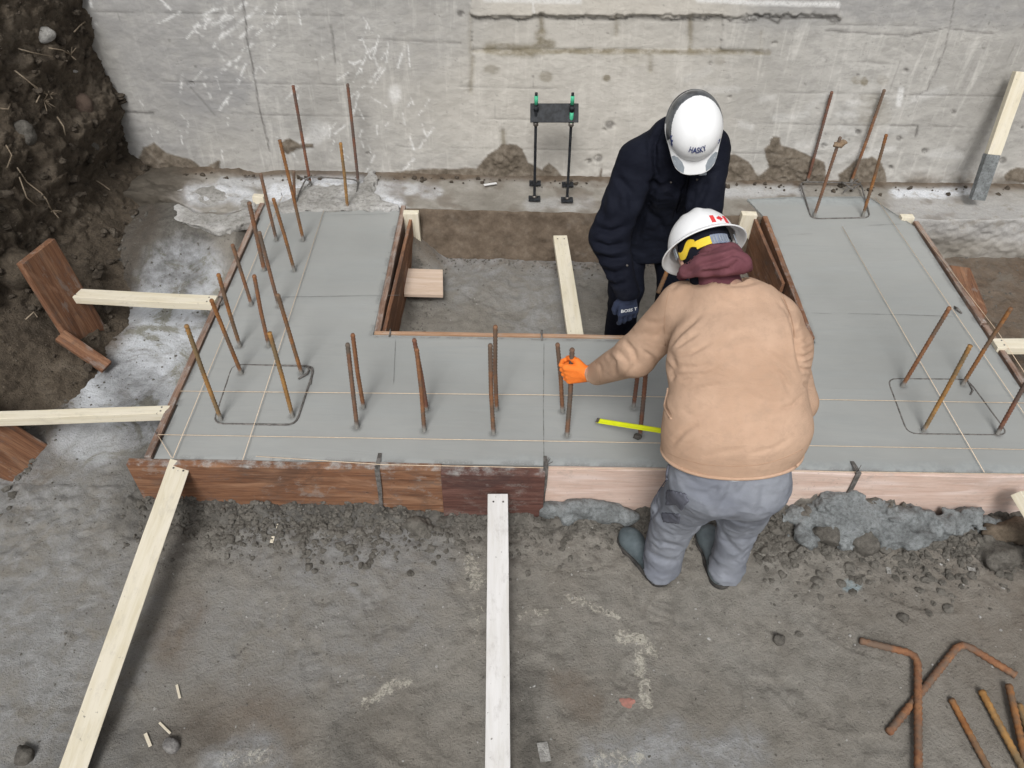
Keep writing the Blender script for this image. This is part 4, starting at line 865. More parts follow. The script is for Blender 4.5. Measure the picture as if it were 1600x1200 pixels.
rebar((413,422),(389,316),'thick bar beside the left form in the third row of the left wing',1,r=.011)
rebar((460,423),(427,310),'bar in the third row of the left wing, right of the thick one',0)
rebar((432,375),(407,271),'dull bar near the far left corner of the left wing',3)
rebar((474,375),(437,219),'tall orange bar near the far end of the left wing, right of the dull one',0)
rebar((460,313),(459,267),'short bar stub on the ledge behind the left wing',1,z=-.005)
rebar((485,287),(458,134),'dark tall bar at the left end of the left hoop by the wall',4,z=0)
rebar((560,287),(543,131),'purple-brown tall bar at the right end of the left hoop by the wall',4,z=0)
rebar((543,326),(532,223),'ochre bar at the very back edge of the left wing',2)
rebar((558,668),(543,537),'front bar of the first pair right of the left cage',3)
rebar((568,636),(551,522),'rear bar of the first pair right of the left cage',1)
rebar((663,673),(651,545),'front bar of the second pair right of the left cage',1)
rebar((667,640),(647,530),'rear bar of the second pair right of the left cage',4)
rebar((771,677),(766,538),'front bar of the pair in the middle of the front beam',1)
rebar((776,640),(774,509),'rear taller bar of the pair in the middle of the front beam',1)
rebar((879,643),(871,537),'bar just left of the one gripped by the orange glove',1)
GB = rebar((886,681),(894,545),'bar gripped by the orange glove of the man in tan',3,r=.0095)
rebar((990,635),(1003,515),'rear bar under the sleeve of the man in tan',4)
rebar((1000,680),(1013,535),'front bar behind the yellow tape, under the sleeve of the man in tan',4)
rebar((1410,603),(1484,480),'far left bar of the right cage',1)
rebar((1443,673),(1516,540),'ochre near left bar of the right cage',2)
rebar((1504,601),(1580,481),'far right bar of the right cage',0)
rebar((1558,678),(1625,560),'near right bar of the right cage at the right edge',4)
rebar((1272,338),(1313,214),'bar at the back of the right wing, mortar near its top',3)
rebar((1348,338),(1385,210),'orange bar at the back right of the right wing',0)
rebar((1262,282),(1300,143),'short-looking bar in front of the wall rising out of the left soil patch',4,z=0)
rebar((1330,284),(1382,140),'bar before the wall rising out of the right soil patch',1,z=0)
o = lumpy('mortar_lump', [(tuple(PY(1309,227,PZ(1272,338).y-.005)), (.03,.016,.018)), (tuple(PY(1318,222,PZ(1272,338).y)), (.022,.014,.014))], mat_soil('brown_lump', (.16,.11,.07), (.24,.17,.11), (.3,.25,.2), 4, .003), .005, .006, 40, 3); tag(o, 'brown lump of mortar stuck near the top of a bar by the wall', 'mortar')
o = tube('rebar', [PY(1028,458,2.72), PY(1044,420,2.80)], .0095, RUST[0], None, 9, .13, .0075); tag(o, 'orange bar end showing under the brim of the white hard hat', 'rebar', 'rusty loose bars')
# bars lying on the ground
def lying(px_pts, lab, mi, r=.012, up=.012, grp='rusty bars lying on the ground'):
    P_ = []
    for i, (a, b) in enumerate(px_pts):
        u_ = up[i] if isinstance(up, (list, tuple)) else up
        P_.append(PG(a, b, u_))
    q_ = [P_[0]]
    for i in range(1, len(P_)-1):
        a, b, c = P_[i-1], P_[i], P_[i+1]; k = .045
        u, v = b+(a-b).normalized()*k, b+(c-b).normalized()*k
        q_ += [u.lerp(b, j/4).lerp(b.lerp(v, j/4), j/4) for j in range(5)]
    q_.append(P_[-1]); o = tube('rebar', q_, r, RUST[mi], None, 10, .2, .011); return tag(o, lab, 'rebar', grp)
lying([(1343,1001),(1434,1023),(1435,1230)], 'rusty L-bent bar with its long leg running down out of the picture', 1, .0135, (.014,.03,.03))
lying([(1388,1145),(1502,1003),(1587,1055)], 'rusty bent bar crossing under the other bent bar', 1, .0135, (.014,.016,.016))
lying([(1486,1092),(1560,1230)], 'leftmost straight rusty bar in the lower right corner', 0, .0115)
lying([(1533,1079),(1606,1215)], 'second straight bar in the lower right corner, long and pale rusty', 2, .0125, .02)
lying([(1576,1070),(1604,1195)], 'third straight bar in the lower right corner, close to the edge', 0, .0125, .03)
lying([(1592,1100),(1625,1200)], 'short bar at the very right edge in the lower right corner', 2, .0115, .016)
# hoops
def hoop(cpx, lab, zs=.002, r=.0048, extra=None, z0=0.):
    P_ = [PZ(a, b, z) for (a, b), z in zip(cpx, zs if isinstance(zs, (list, tuple)) else [zs]*len(cpx))]
    q_ = []; n = len(P_)
    for i in range(n):
        a, b, c = P_[i-1], P_[i], P_[(i+1) % n]; k = .05
        u, v = b+(a-b).normalized()*k, b+(c-b).normalized()*k
        q_ += [u.lerp(b, j/4).lerp(b.lerp(v, j/4), j/4) for j in range(5)]
    q_.append(q_[0]); o = tube('tie_hoop', q_, r, WIRE, None, 7, .08, .012)
    for e in (extra or []): tube('hook_end', [PZ(a, b, z) for a, b, z in e], r, WIRE, o, 7, .08, .012)
    return tag(o, lab, 'tie hoop', 'steel hoops around the bar cages')
hoop([(333,662),(364,570),(492,572),(462,664)], 'steel hoop half sunk in the slab around the left cage', (-.003,-.004,.004,.003), extra=[[(484,574,.006),(480,584,.012),(466,592,.006)],[(478,572,.01),(488,580,.006),(485,600,.004)]])
hoop([(1418,678),(1386,592),(1512,593),(1576,680)], 'thin steel hoop sunk in the slab around the right cage', (-.0015,-.001,0,-.001), r=.0042, extra=[[(1512,595,.004),(1520,610,.004),(1516,617,.002)]])
hoop([(468,300),(480,275),(560,281),(553,329),(458,329)], 'steel hoop at the back of the left wing against the wall', (.01,.06,.03,.003,.003), extra=[[(470,277,.05),(486,284,.03),(480,290,.02)]])
hoop([(1250,284),(1345,286),(1360,340),(1268,342)], 'steel hoop at the back of the right wing against the wall', (.02,.03,.002,.002), extra=[[(1315,284,.04),(1332,296,.03),(1345,285,.05)],[(1318,300,.02),(1340,280,.05)]])
o = lumpy('mortar_lump', [(tuple(PZ(997,683,.006)), (.02,.018,.014))], CLOD, .004, .006, 50, 6); tag(o, 'small muddy lump at the foot of the bar behind the tape', 'mortar')
# strings
def stringline(pts, lab, z=.010, r=.0016):
    o = tube('string_line', [PZ(a, b, z if not isinstance(z, (list, tuple)) else z[i]) for i, (a, b) in enumerate(pts)], r, STRING, None, 5); return tag(o, lab, 'string line', 'mason lines stretched over the slab')
stringline([(246,679),(850,689),(1640,703)], 'orange string running crosswise closest to the front edge of the slab', .014)
stringline([(282,611),(850,617),(1625,630)], 'pale string running crosswise between the cage hoops and the bar pairs', .014)
stringline([(400,713),(600,726),(850,731),(1620,741)], 'string lying on the front form boards', .016)
stringline([(246,679),(268,715)], 'very short string cutting the front left corner of the slab', .016)
stringline([(270,716),(345,535),(416,362),(441,306)], 'long string along the outer left edge of the left wing', .016)
stringline([(379,719),(506,329)], 'long string down the middle of the left wing', .016)
stringline([(1538,738),(1316,354)], 'long string down the middle of the right wing', .014)
stringline([(1368,308),(1640,704)], 'long string right of the middle of the right wing', .016)
stringline([(1436,358),(1560,520),(1606,590)], 'string along the outer form board of the right wing', .024)
# pins holding the strings
for a, b in [((246,679),'at the left end of the front crosswise string'),((441,306),'at the far end of the long left string')]:
    p = PZ(*a, .01); tag(tube('nail', [p, p+Vector((-.004,0,.022))], .0022, WIRE, None, 6), 'small nail '+b, 'nail')

# ---------------------------------------------------------------- anchor bolt template
base = PZ(860,300,0); an = empty('anchor_bolt_template', base, 'black steel plate with two green-taped anchor bolts standing in front of the wall', 'anchor bolts')
def AL(p): return Vector(p)-base
for bx, tx, pz_ in ((835,838,(835,310)), (886,895,(886,312))):
    f0 = PZ(pz_[0], pz_[1], .008); f1 = PZ(pz_[0]+1, pz_[1]-24, .008); tp = PY(tx, 145, f0.y+.03); ptp = f0.lerp(tp, .82)
    tube('anchor_rod', [AL(f0), AL(tp)], .0085, BLACKST, an, 10, .06, .006)
    tp2 = tp
    s1 = f0.lerp(tp, .90); s2 = f0.lerp(tp, .975); tube('green_tape', [AL(s1), AL(s2)], .0115, GREEN, an, 12)
    if bx > 860: s3 = f0.lerp(tp, .73); tube('green_tape', [AL(s3), AL(f0.lerp(tp, .83))], .0115, GREEN, an, 12)
    for u_ in (.71, .85): 
        nn_ = f0.lerp(tp, u_); d_ = (tp-f0).normalized(); tube('hex_nut', [AL(nn_), AL(nn_+d_*.022)], .016, BLACKST if u_ > .8 else BOLTST, an, 6)
    for f_ in (f0, f1): 
        mt = board('foot_plate', AL(f_-Vector((.038,0,0))), AL(f_+Vector((.038,0,0))), .055, .010, (0,0,1), BLACKST, an, .0)
        tube('hex_nut', [AL(f_+Vector((0,0,.004))), AL(f_+Vector((0,0,.02)))], .014, BOLTST, an, 6)
tl, tr_, bl_, brr = [PY(a, b, PZ(835,310).y+y) for a, b, y in ((829,161,.045),(904,161,.045),(828,192,.0),(904,192,.0))]
board('steel_plate', AL((tl+bl_)/2), AL((tr_+brr)/2), (tl-bl_).length, .010, (0,-.75,.65), BLACKST, an, 0.)

# ---------------------------------------------------------------- little things
def flat_bit(name, a, b, wdt, lab, cat, m=CHIP, grp=None, z=None):
    p, q_ = (PG(*a, .006), PG(*b, .006)) if z is None else (PZ(*a, z), PZ(*b, z)); return tag(board(name, p, q_, wdt, .003, (.1,.1,1), m, None, .001, .0006, None, 3), lab, cat, grp)
gr = 'wood splinters on the ground'
flat_bit('wood_splinter', (424,848),(427,838), .014, 'pale splinter lower of the two near the brown front board', 'splinter', grp=gr)
flat_bit('wood_splinter', (433,826),(435,819), .010, 'pale splinter upper of the two near the brown front board', 'splinter', grp=gr)
flat_bit('wood_splinter', (276,1070),(281,1091), .009, 'pale splinter lying alone right of the long left brace', 'splinter', grp=gr)
flat_bit('wood_splinter', (249,1129),(266,1146), .008, 'thin slanting splinter near the foot of the long left brace', 'splinter', grp=gr)
flat_bit('wood_splinter', (227,1146),(235,1166), .012, 'thick splinter left of the slanting one near the long brace', 'splinter', grp=gr)
flat_bit('paper_scrap', (756,289),(776,286), .022, 'white scrap lying on the footing ledge left of the anchor bolts', 'scrap', PAPER, z=.012)
flat_bit('concrete_chip', (1385,891),(1392,892), .035, 'small pale square chip on the ground below the concrete heap', 'chip', CRUST)
flat_bit('concrete_chip', (1512,888),(1524,890), .02, 'small white chip on the ground near the flat grey clod', 'chip', CRUST)
flat_bit('concrete_chip', (847,1160),(853,1190), .04, 'pale triangular chip at the bottom beside the centre brace', 'chip', CRUST)
for k, (pts_, lab) in enumerate([([(75,80),(95,84),(110,88)], 'pale root stretching out near the top of the bank'), ([(28,80),(50,86),(82,90)], 'long tan root high on the bank'), ([(20,115),(45,130),(62,145),(75,152)], 'branching root in the middle of the bank'), ([(25,262),(40,285),(62,303),(72,312),(80,330)], 'long curling root low on the bank'), ([(30,280),(42,310),(55,322)], 'thin root beside the curling root low on the bank'), ([(55,140),(62,150),(58,162)], 'short root tip in the middle of the bank'), ([(40,500),(50,488),(56,496)], 'tiny curled root on the smooth slope by the leaning plank'), ([(0,170),(12,172),(15,166)],'pale root at the left edge of the bank'), ([(115,55),(125,42),(132,36)],'dry stalk at the bank edge against the wall'), ([(50,135),(60,140),(72,152),(68,160)],'forked root beside the branching root in mid bank'), ([(90,185),(98,200),(100,215)],'thin root right of mid bank'), ([(10,230),(16,245),(12,262)],'faint root low at the left edge of the bank'), ([(150,285),(160,292),(172,300)],'short root where the bank meets the trench')]):
    o = tube('root', [bankpt(a, b, .02) for a, b in pts_], .0035, ROOTM, None, 6); tag(o, lab, 'root', 'pale roots sticking out of the bank')
    if k in (0, 2, 3, 9):
        e = bankpt(*pts_[-1], .02)
        for j in range(6): tube('rootlet', [e, e+Vector((random.uniform(.01,.05), random.uniform(-.06,.03), random.uniform(-.05,.05)))], .0018, ROOTM, o, 5)
# ---------------------------------------------------------------- people
def V3(*a): return np.array(a, float)
def unit(v): v = np.array(v, float); return v/np.linalg.norm(v)
def hand_parts(o, a, b, n, grip=True, rad=0., curl=.5, mirror=1):
    """capsules of a hand: o wrist, a wrist->knuckles, b towards the index side, n palm side"""
    o, a, b, n = map(lambda v: np.array(v, float), (o, a, b, n)); W = lambda x, y, z: o+a*x+b*y+n*z
    L = []
    for y0, y1 in ((.019,.036),(.0065,.0122),(-.007,-.0122),(-.020,-.035)): L.append((W(.005,y0,0), W(.088,y1,0), .0165+rad, .0135+rad))
    L.append((W(.03,.0,.004), W(.07,.0,.004), .018+rad, .016+rad)); L.append((W(-.06,0,0), W(.01,0,0), .026+rad, .024+rad))
    R = .0094+rad*.7
    for i, (y, ln) in enumerate(((.0375,.92),(.0128,1.),(-.0125,.95),(-.0365,.8))):
        k = W(.092, y, -.001)
        if grip: pts = [k, W(.092+.022*ln, y, .014), W(.094+.020*ln, y*.97, .040), W(.088, y*.95, .058), W(.066, y*.93, .056)]
        else:
            pts = [k]; ang = .15+.05*i; p = k
            for s_ in (.042*ln, .027*ln, .022*ln):
                p = p+(a*math.cos(ang)+n*math.sin(ang))*s_; pts.append(p); ang += curl*(.8+.15*i)
        m = len(pts)-1
        for j in range(m): L.append((pts[j], pts[j+1], R*(1.04-.07*j)*(.93 if i == 3 else 1), R*(.97-.07*j)*(.93 if i == 3 else 1), 'f'))
    t = [W(.022,.022,.008), W(.045,.048,.022), W(.072,.052,.040), W(.090,.040,.054)] if grip else [W(.020,.026,.008), W(.045,.048,.022), W(.075,.056,.030), W(.098,.052,.036)]
    for j, (ra, rb) in enumerate(((.0165,.0135),(.0125,.0115),(.0112,.0095))): L.append((t[j], t[j+1], ra+rad, rb+rad, 'f'))
    return L
def union(p, L, k=.012, kf=.0015):
    d = None
    for c in L:
        if len(c) == 4: e = sd_cap(p, *c[:4]); d = e if d is None else smin(d, e, k)
    df = None
    for c in L:
        if len(c) == 5: e = sd_cap(p, *c[:4]); df = e if df is None else smin(df, e, kf)
    return smin(d, df, .006) if df is not None else d
def hand_mesh(name, L, m, parent, h=.0026):
    C_ = np.array([c[0] for c in L]+[c[1] for c in L]); V, Q = nets(lambda p: union(p, L), C_.min(0)-.035, C_.max(0)+.035, h)
    return mesh(name, V, Q, m, parent), V, Q
def hat_frame(U, Fd):
    U = unit(U); Fd = np.array(Fd, float); Fd = unit(Fd-U*(Fd@U)); R_ = np.cross(Fd, U); return np.stack([R_, Fd, U], 1)   # columns: right, front, up
def head_fn(c, R_):
    c = np.array(c, float); q = lambda x, y, z: c+R_@V3(x, y, z); A_ = R_.T
    def f(p):
        d = sd_ell(p, q(0,-.008,.028), A_, (.076,.095,.088)); d = smin(d, sd_ell(p, q(0,.030,-.030), A_, (.058,.062,.080)), .03)
        d = smin(d, sd_cap(p, q(0,.072,-.085), q(0,.066,-.07), .022, .026), .025)                       # chin
        d = smin(d, sd_cap(p, q(-.030,.070,.020), q(.030,.070,.020), .016, .016), .015)                 # brow
        d = smin(d, sd_cap(p, q(0,.090,.012), q(0,.108,-.026), .009, .013), .010)                       # nose
        for s_ in (-1, 1):
            d = smin(d, sd_ell(p, q(.078*s_,-.004,-.008), A_, (.010,.020,.033)), .006)                  # ear
            d = np.maximum(d, -sd_ell(p, q(.030*s_,.096,.002), A_, (.018,.014,.010)))                   # eye socket
            d = np.minimum(d, sd_ell(p, q(.030*s_,.080,.002), A_, (.012,.012,.012)))                    # eyeball
            d = smin(d, sd_cap(p, q(.012*s_,.094,-.030), q(.006*s_,.098,-.032), .007, .007), .008)      # nostril
        d = smin(d, sd_cap(p, q(-.020,.084,-.053), q(.020,.084,-.053), .007, .007), .006)
        d = smin(d, sd_cap(p, q(-.018,.083,-.064), q(.018,.083,-.064), .007, .007), .006)
        d = np.maximum(d, -sd_cap(p, q(-.022,.094,-.0585), q(.022,.094,-.0585), .0022, .0022))
        return d
    return f
def surf(name, fn, nu, nv, m, parent, closed=True, th=.0025, flip=False):
    """thin shell from a parametric surface fn(u,v) given as an array of points"""
    U_, V_ = np.meshgrid(np.arange(nu), np.linspace(0, 1, nv), indexing='ij'); P_ = fn(U_.ravel()/nu if closed else U_.ravel()/(nu-1), V_.ravel())
    i = []
    for a in range(nu if closed else nu-1):
        for b in range(nv-1): i.append((a*nv+b, ((a+1) % nu)*nv+b, ((a+1) % nu)*nv+b+1, a*nv+b+1))
    Q = np.array(i); Q = Q[:, ::-1] if flip else Q
    N = normals(P_, Q); k = len(P_); e = {}
    for f in Q:
        for j in range(4): e[(f[j], f[(j+1) % 4])] = 1
    side = [(b, a, a+k, b+k) for (a, b) in e if (b, a) not in e]
    return mesh(name, np.concatenate([P_, P_-N*th]), [tuple(f) for f in Q]+[tuple(f[::-1]+k) for f in Q]+side, m, parent)
def on_dome(name, shapes, dome, c, R_, m, parent, lift=.0015):
    """flat marks wrapped onto a shell; shapes are triangles/quads in (azimuth, height) units"""
    V_, F_2 = [], []
    for pts in shapes:
        b_ = len(V_)
        for u_, v_ in pts: V_.append(dome(np.array([u_]), np.array([v_]), lift)[0])
        for u_, v_ in pts: V_.append(dome(np.array([u_]), np.array([v_]), -.0005)[0])
        k = len(pts); F_2.append(tuple(range(b_, b_+k))); F_2 += [(b_+i, b_+k+i, b_+k+(i+1) % k, b_+(i+1) % k) for i in range(k)]
    return mesh(name, (np.array(V_)@R_.T)+c, F_2, m, parent, False)
def closest_face_frame(V, Q, px_, py_):
    N = normals(V, Q); X_, Y_ = proj(V); C = V3(0,0,CH)-V; ok = (N*C).sum(1) > 0
    d = np.where(ok, np.hypot(X_-px_, Y_-py_), 1e9); dist = np.linalg.norm(C, axis=1); i = np.argmin(d+dist*.5); return V[i], N[i]
def ring_cut(d, p, c, n): return np.maximum(d, (p-np.array(c))@unit(n))

def tapered(L, p, k):
    d = None
    for c in L: e = sd_cap(p, *c); d = e if d is None else smin(d, e, k)
    return d

def seam_tube(nm, pts_px, V, Q, m, par, r=.0013, lift=.0):
    P_ = []
    for i in range(len(pts_px)-1):
        for k in range(8):
            a, b = pts_px[i], pts_px[i+1]; x, y = a[0]+(b[0]-a[0])*k/8, a[1]+(b[1]-a[1])*k/8; v, n_ = closest_face_frame(V, Q, x, y); P_.append(Vector(v+n_*lift))
    P_ = [P_[0]]+[(P_[i-1]+P_[i]*2+P_[i+1])/4 for i in range(1, len(P_)-1)]+[P_[-1]]
    for _ in range(5): P_ = [P_[0]]+[(P_[i-1]+P_[i]*2+P_[i+1])/4 for i in range(1, len(P_)-1)]+[P_[-1]]
    return tube(nm, P_, r, m, par, 5)
# ================================================================ man in tan
A_base = Vector((.78, 1.80, G))
gripP = np.array(PY(889, 577, PZ(886,681).y)[:])                # where the glove closes on the bar
bar_dir = unit(np.array(PY(894,545,PZ(886,681).y))-np.array(PZ(886,681)))
a_l = unit(V3(-.93,.22,-.26)); b_l = unit(bar_dir-a_l*(bar_dir@a_l)); n_l = unit(np.cross(a_l, b_l))
if n_l[1] < 0: n_l = -n_l
wr_l = gripP-a_l*.090-n_l*.0295
sh_l, sh_r = V3(.575,2.06,.965), V3(.862,1.96,.995)
el_l = np.array(PY(992,556,2.10)[:]); 
el_r = V3(.968,1.83,.745); wr_r = V3(.80,1.93,.50)
a_r = unit(V3(-.7,.35,-.45)); b_r = unit(V3(0,.5,.9)-a_r*(V3(0,.5,.9)@a_r)); n_r = unit(np.cross(b_r, a_r))
head_c = V3(.640,2.165,1.105); RH = hat_frame((-.10,.90,.47), (.02,.45,-.90))
hipc = V3(.735,1.66,.60); hl, hr = V3(.665,1.665,.55), V3(.85,1.655,.55)
kl, kr = V3(.655,1.80,.165), V3(.905,1.81,.165); al, ar = V3(.650,1.83,-.20), V3(.925,1.82,-.20)
neck0 = V3(.705,2.00,1.07)
Lside = unit(sh_r-sh_l)
# body: one continuous figure inside the clothes
hf = head_fn(head_c, RH)
LB = [(neck0, head_c-RH[:,1]*.01-RH[:,2]*.05, .052, .052)]
for c0, c1, r0, r1 in ((sh_l, el_l, .046, .038),(el_l, wr_l, .038,.026),(sh_r, el_r,.046,.038),(el_r, wr_r,.038,.026),(hl,kl,.075,.052),(kl,al,.052,.036),(hr,kr,.075,.052),(kr,ar,.052,.036),(al,al+V3(-.045,.07,-.065),.034,.022),(ar,ar+V3(-.01,.08,-.065),.034,.022)): LB.append((c0,c1,r0,r1))
def bodyA(p):
    d = sd_sec(p, (hipc+V3(0,.02,0),.14,.07), (V3(.73,1.80,.82),.135,.08), Lside); d = smin(d, sd_sec(p, (V3(.73,1.78,.82),.135,.09), (neck0-V3(0,.03,.06),.16,.09), Lside), .04)
    d = smin(d, tapered(LB, p, .02), .02); d = smin(d, hf(p), .012)
    return smin(d, np.minimum(union(p, hand_parts(wr_l, a_l, b_l, n_l)), union(p, hand_parts(wr_r, a_r, b_r, n_r))), .008)
V_, Q_ = nets(bodyA, (.12,1.45,-.32), (1.12,2.50,1.30), .0075)
pa = mesh('person', V_, Q_, SKIN); tag(pa, 'person in tan jacket and full-brim white hard hat bending forward, orange glove gripping a bar', 'person')
# jacket
arms = [(sh_l, el_l, .083, .074), (el_l, wr_l-a_l*.035, .074, .050), (sh_r, el_r, .075, .066), (el_r, wr_r-a_r*.03, .064, .050)]
hemC = np.array(PY(1146,716,1.66)); hemN = unit(V3(.07,-.22,-1.))
def jackA(p):
    Ls = Lside; L0 = unit(V3(1,.0,.03))
    d = sd_sec(p, (V3(.742,1.675,.50),.238,.158), (V3(.742,1.72,.74),.226,.158), L0)
    d = smin(d, sd_sec(p, (V3(.742,1.72,.74),.226,.158), (V3(.730,1.865,.94),.208,.150), unit(L0+Ls)), .05)
    d = smin(d, sd_sec(p, (V3(.735,1.865,.94),.215,.155), (neck0+V3(.01,-.035,-.045),.155,.095), Ls), .06)
    d = smin(d, sd_cap(p, sh_l+V3(.02,-.01,.0), neck0+V3(-.03,-.02,-.02), .078, .075), .05); d = smin(d, sd_cap(p, sh_r+V3(-.02,-.01,.0), neck0+V3(.03,-.02,-.02), .078, .075), .05)
    # belly hanging forward inside the jacket
    d = smin(d, sd_ell(p, V3(.74,1.80,.72), np.eye(3), (.19,.14,.17)), .05)
    d = np.maximum(d, (p-hemC)@hemN)
    d = smin(d, sd_cap(p, *arms[0]), .045)
    d = smin(d, sd_cap(p, *arms[1]), .03)
    d = smin(d, sd_cap(p, *arms[2]), .035); d = smin(d, sd_cap(p, *arms[3]), .02)
    d = d+.002*fbm(p, 5, 2, .5, 71)+.0012*np.abs(fbm(p*[.6,.8,2.2], 9, 3, .55, 72))
    # sleeve ends
    e = tapered([arms[1]], p, .01); 
    d = np.maximum(d, np.where(np.linalg.norm(p-wr_l, axis=-1) < .11, (p-(wr_l+a_l*.012))@a_l, -1))
    d = np.maximum(d, np.where(np.linalg.norm(p-wr_r, axis=-1) < .11, (p-(wr_r+a_r*.012))@a_r, -1))
    d = np.maximum(d, -sd_ell(p, wr_l+a_l*.022, np.stack([a_l, b_l, n_l]), (.03,.040,.034)))          # sleeve opening
    d = np.maximum(d, -sd_cap(p, neck0+V3(-.01,.03,.05), neck0+V3(-.04,.12,.12), .062, .08))           # neck opening
    return d
V_, Q_ = nets(jackA, (.15,1.42,.28), (1.14,2.40,1.22), .0068); V_ = relax(V_, Q_, 1)
FA = [([(1040,548),(1062,520),(1102,487)],4.0,0.0080),([(1050,548),(1075,530),(1098,517)],3.2,0.0048),([(1054,572),(1085,575),(1125,566)],4.0,0.0056),([(1060,596),(1095,590),(1140,566)],4.0,0.0040),([(1065,618),(1100,606),(1150,596)],4.0,0.0032),([(1044,545),(1052,565),(1060,590)],4.8,0.0072),
      ([(1218,455),(1236,485),(1243,520),(1248,560),(1256,596)],4.0,0.0128),([(1240,508),(1228,486),(1212,466)],3.2,0.0064),([(1252,568),(1264,566),(1274,560)],3.2,0.0072),([(1250,545),(1262,545),(1272,538)],2.8,0.0056),([(1256,585),(1266,588),(1274,586)],3.2,0.0056),([(1190,540),(1230,575),(1248,600)],4.8,0.0040),
      ([(1240,520),(1255,505),(1262,490)],3.2,0.0048),([(985,470),(1010,474),(1036,470)],3.2,0.0032),([(960,505),(990,520),(1020,520)],4.8,0.0048),([(935,540),(965,548),(985,570)],4.0,0.0056),([(1000,560),(975,590),(958,600)],4.0,0.0040),([(1020,530),(1032,520),(1040,500)],4.0,0.0048),([(1000,500),(1025,505),(1045,495)],4.0,0.0040),([(925,560),(938,572),(940,592)],3.2,0.0040),
      ([(1040,588),(1020,560),(1000,545)],4.0,0.0048),([(1060,640),(1085,650),(1115,650)],4.8,0.0032),([(1045,700),(1070,672),(1100,655)],4.8,0.0048),([(1052,712),(1082,692),(1120,676)],4.8,0.0040),([(1090,715),(1130,706),(1180,700)],4.0,0.0024),([(1160,712),(1210,700),(1248,676)],4.0,0.0032),([(1110,450),(1150,470),(1190,462)],5.6,0.0032),([(1160,610),(1200,630),(1235,628)],5.6,0.0032),([(1120,540),(1160,520),(1200,530)],7.2,0.0024),([(1045,455),(1060,442),(1080,436)],4.0,0.0040),
      ([(1042,610),(1037,622),(1040,638),(1050,654)],2.8,0.0096)]
FA += [([(1246,560),(1262,556),(1276,546)],3.2,.009),([(1248,576),(1264,578),(1278,572)],3.2,.009),([(1244,536),(1258,532),(1270,524)],3,.007),([(1254,598),(1264,606),(1274,608)],3,.007),([(948,548),(960,566),(962,590)],3.4,.006),([(972,528),(990,548),(996,574)],3.6,.006),([(1036,560),(1050,580),(1052,604)],3.5,.007),([(1046,556),(1080,552),(1120,530)],3.2,.006),([(1044,590),(1074,584),(1108,584)],3,.005),([(1200,560),(1225,590),(1240,625)],4,.005),([(1215,640),(1238,634),(1258,614)],3.5,.005),([(1060,436),(1090,444),(1120,440)],4,.005),([(1130,446),(1165,444),(1195,436)],4,.005)]
V_ = folds(V_, Q_, FA)
jk = mesh('jacket', V_, Q_, TANC, pa); JV, JQ = V_, Q_
N_ = normals(V_, Q_); hq = (V_-hemC)@hemN
# hem binding, pocket welt
def band(name, cond, off, m, par, V=V_, Q=Q_):
    q = Q[cond[Q].all(1)]
    if not len(q): print('EMPTY band', name); return
    u, inv = np.unique(q.ravel(), return_inverse=True); q = inv.reshape(q.shape); k = len(u); N = normals(V, Q)
    T = V[u]+N[u]*off; B = V[u]-N[u]*.002; e = {}
    for f in q:
        for i in range(4): e[(f[i], f[(i+1) % 4])] = 1
    side = [(b, a, a+k, b+k) for (a, b) in e if (b, a) not in e]
    return mesh(name, np.concatenate([T, B]), [tuple(f) for f in q]+[tuple(f[::-1]+k) for f in q]+side, m, par)
def ring_tube(nm, V, c, n, lo, hi, ok, r_, m, par, lift=.0):
    n = unit(n); u = unit(np.cross(n, V3(.3,1,.2))); w = np.cross(n, u); q = (V-c)@n; s_ = (q > lo) & (q < hi) & ok; P_ = V[s_]-c; a_ = np.arctan2(P_@w, P_@u); rr_ = np.hypot(P_@w, P_@u); K = 72; R_ = np.zeros(K)
    for b in range(K):
        d_ = np.abs((a_-b*2*math.pi/K+math.pi) % (2*math.pi)-math.pi) < .09; R_[b] = np.percentile(rr_[d_], 75) if d_.any() else np.nan
    R_ = np.where(np.isnan(R_), np.nanmean(R_), R_)
    for _ in range(3): R_ = (np.roll(R_,1)+2*R_+np.roll(R_,-1))/4
    pts = [Vector(c+(u*math.cos(b*2*math.pi/K)+w*math.sin(b*2*math.pi/K))*(R_[b]+lift)+n*(lo+hi)/2) for b in range(K)]; return tube(nm, pts+[pts[0]], r_, m, par, 8)
sideok = (np.linalg.norm(V_-wr_r, axis=1) > .17) & (np.linalg.norm(V_-wr_l, axis=1) > .2) & (np.abs(N_@hemN) < .85)
ring_tube('hem_binding', V_, hemC+hemN*0, hemN, -.014, -.002, sideok, .0062, TANC, jk, -.0025)
ring_tube('cuff_binding', V_, wr_l, a_l, -.004, .008, np.linalg.norm(V_-wr_l, axis=1) < .09, .0042, TANHEM, jk, -.002)
seam_tube('pocket_welt', [(1044,606),(1037,618),(1037,632),(1042,644),(1050,656)], V_, Q_, TANC, jk, .0045, .001)
seam_tube('armhole_seam', [(1050,442),(1042,470),(1038,505),(1040,546)], V_, Q_, TANHEM, jk, .0015, .0008); seam_tube('armhole_seam', [(1205,440),(1226,468),(1238,500),(1243,530)], V_, Q_, TANHEM, jk, .0015, .0008)
seam_tube('hem_stitch', [(1034,702),(1060,716),(1100,726),(1145,729),(1190,726),(1230,714),(1256,700)], V_, Q_, TANHEM, jk, .0012, .0006); seam_tube('cuff_stitch', [(931,566),(936,580),(938,600)], V_, Q_, TANHEM, jk, .0012, .0006)
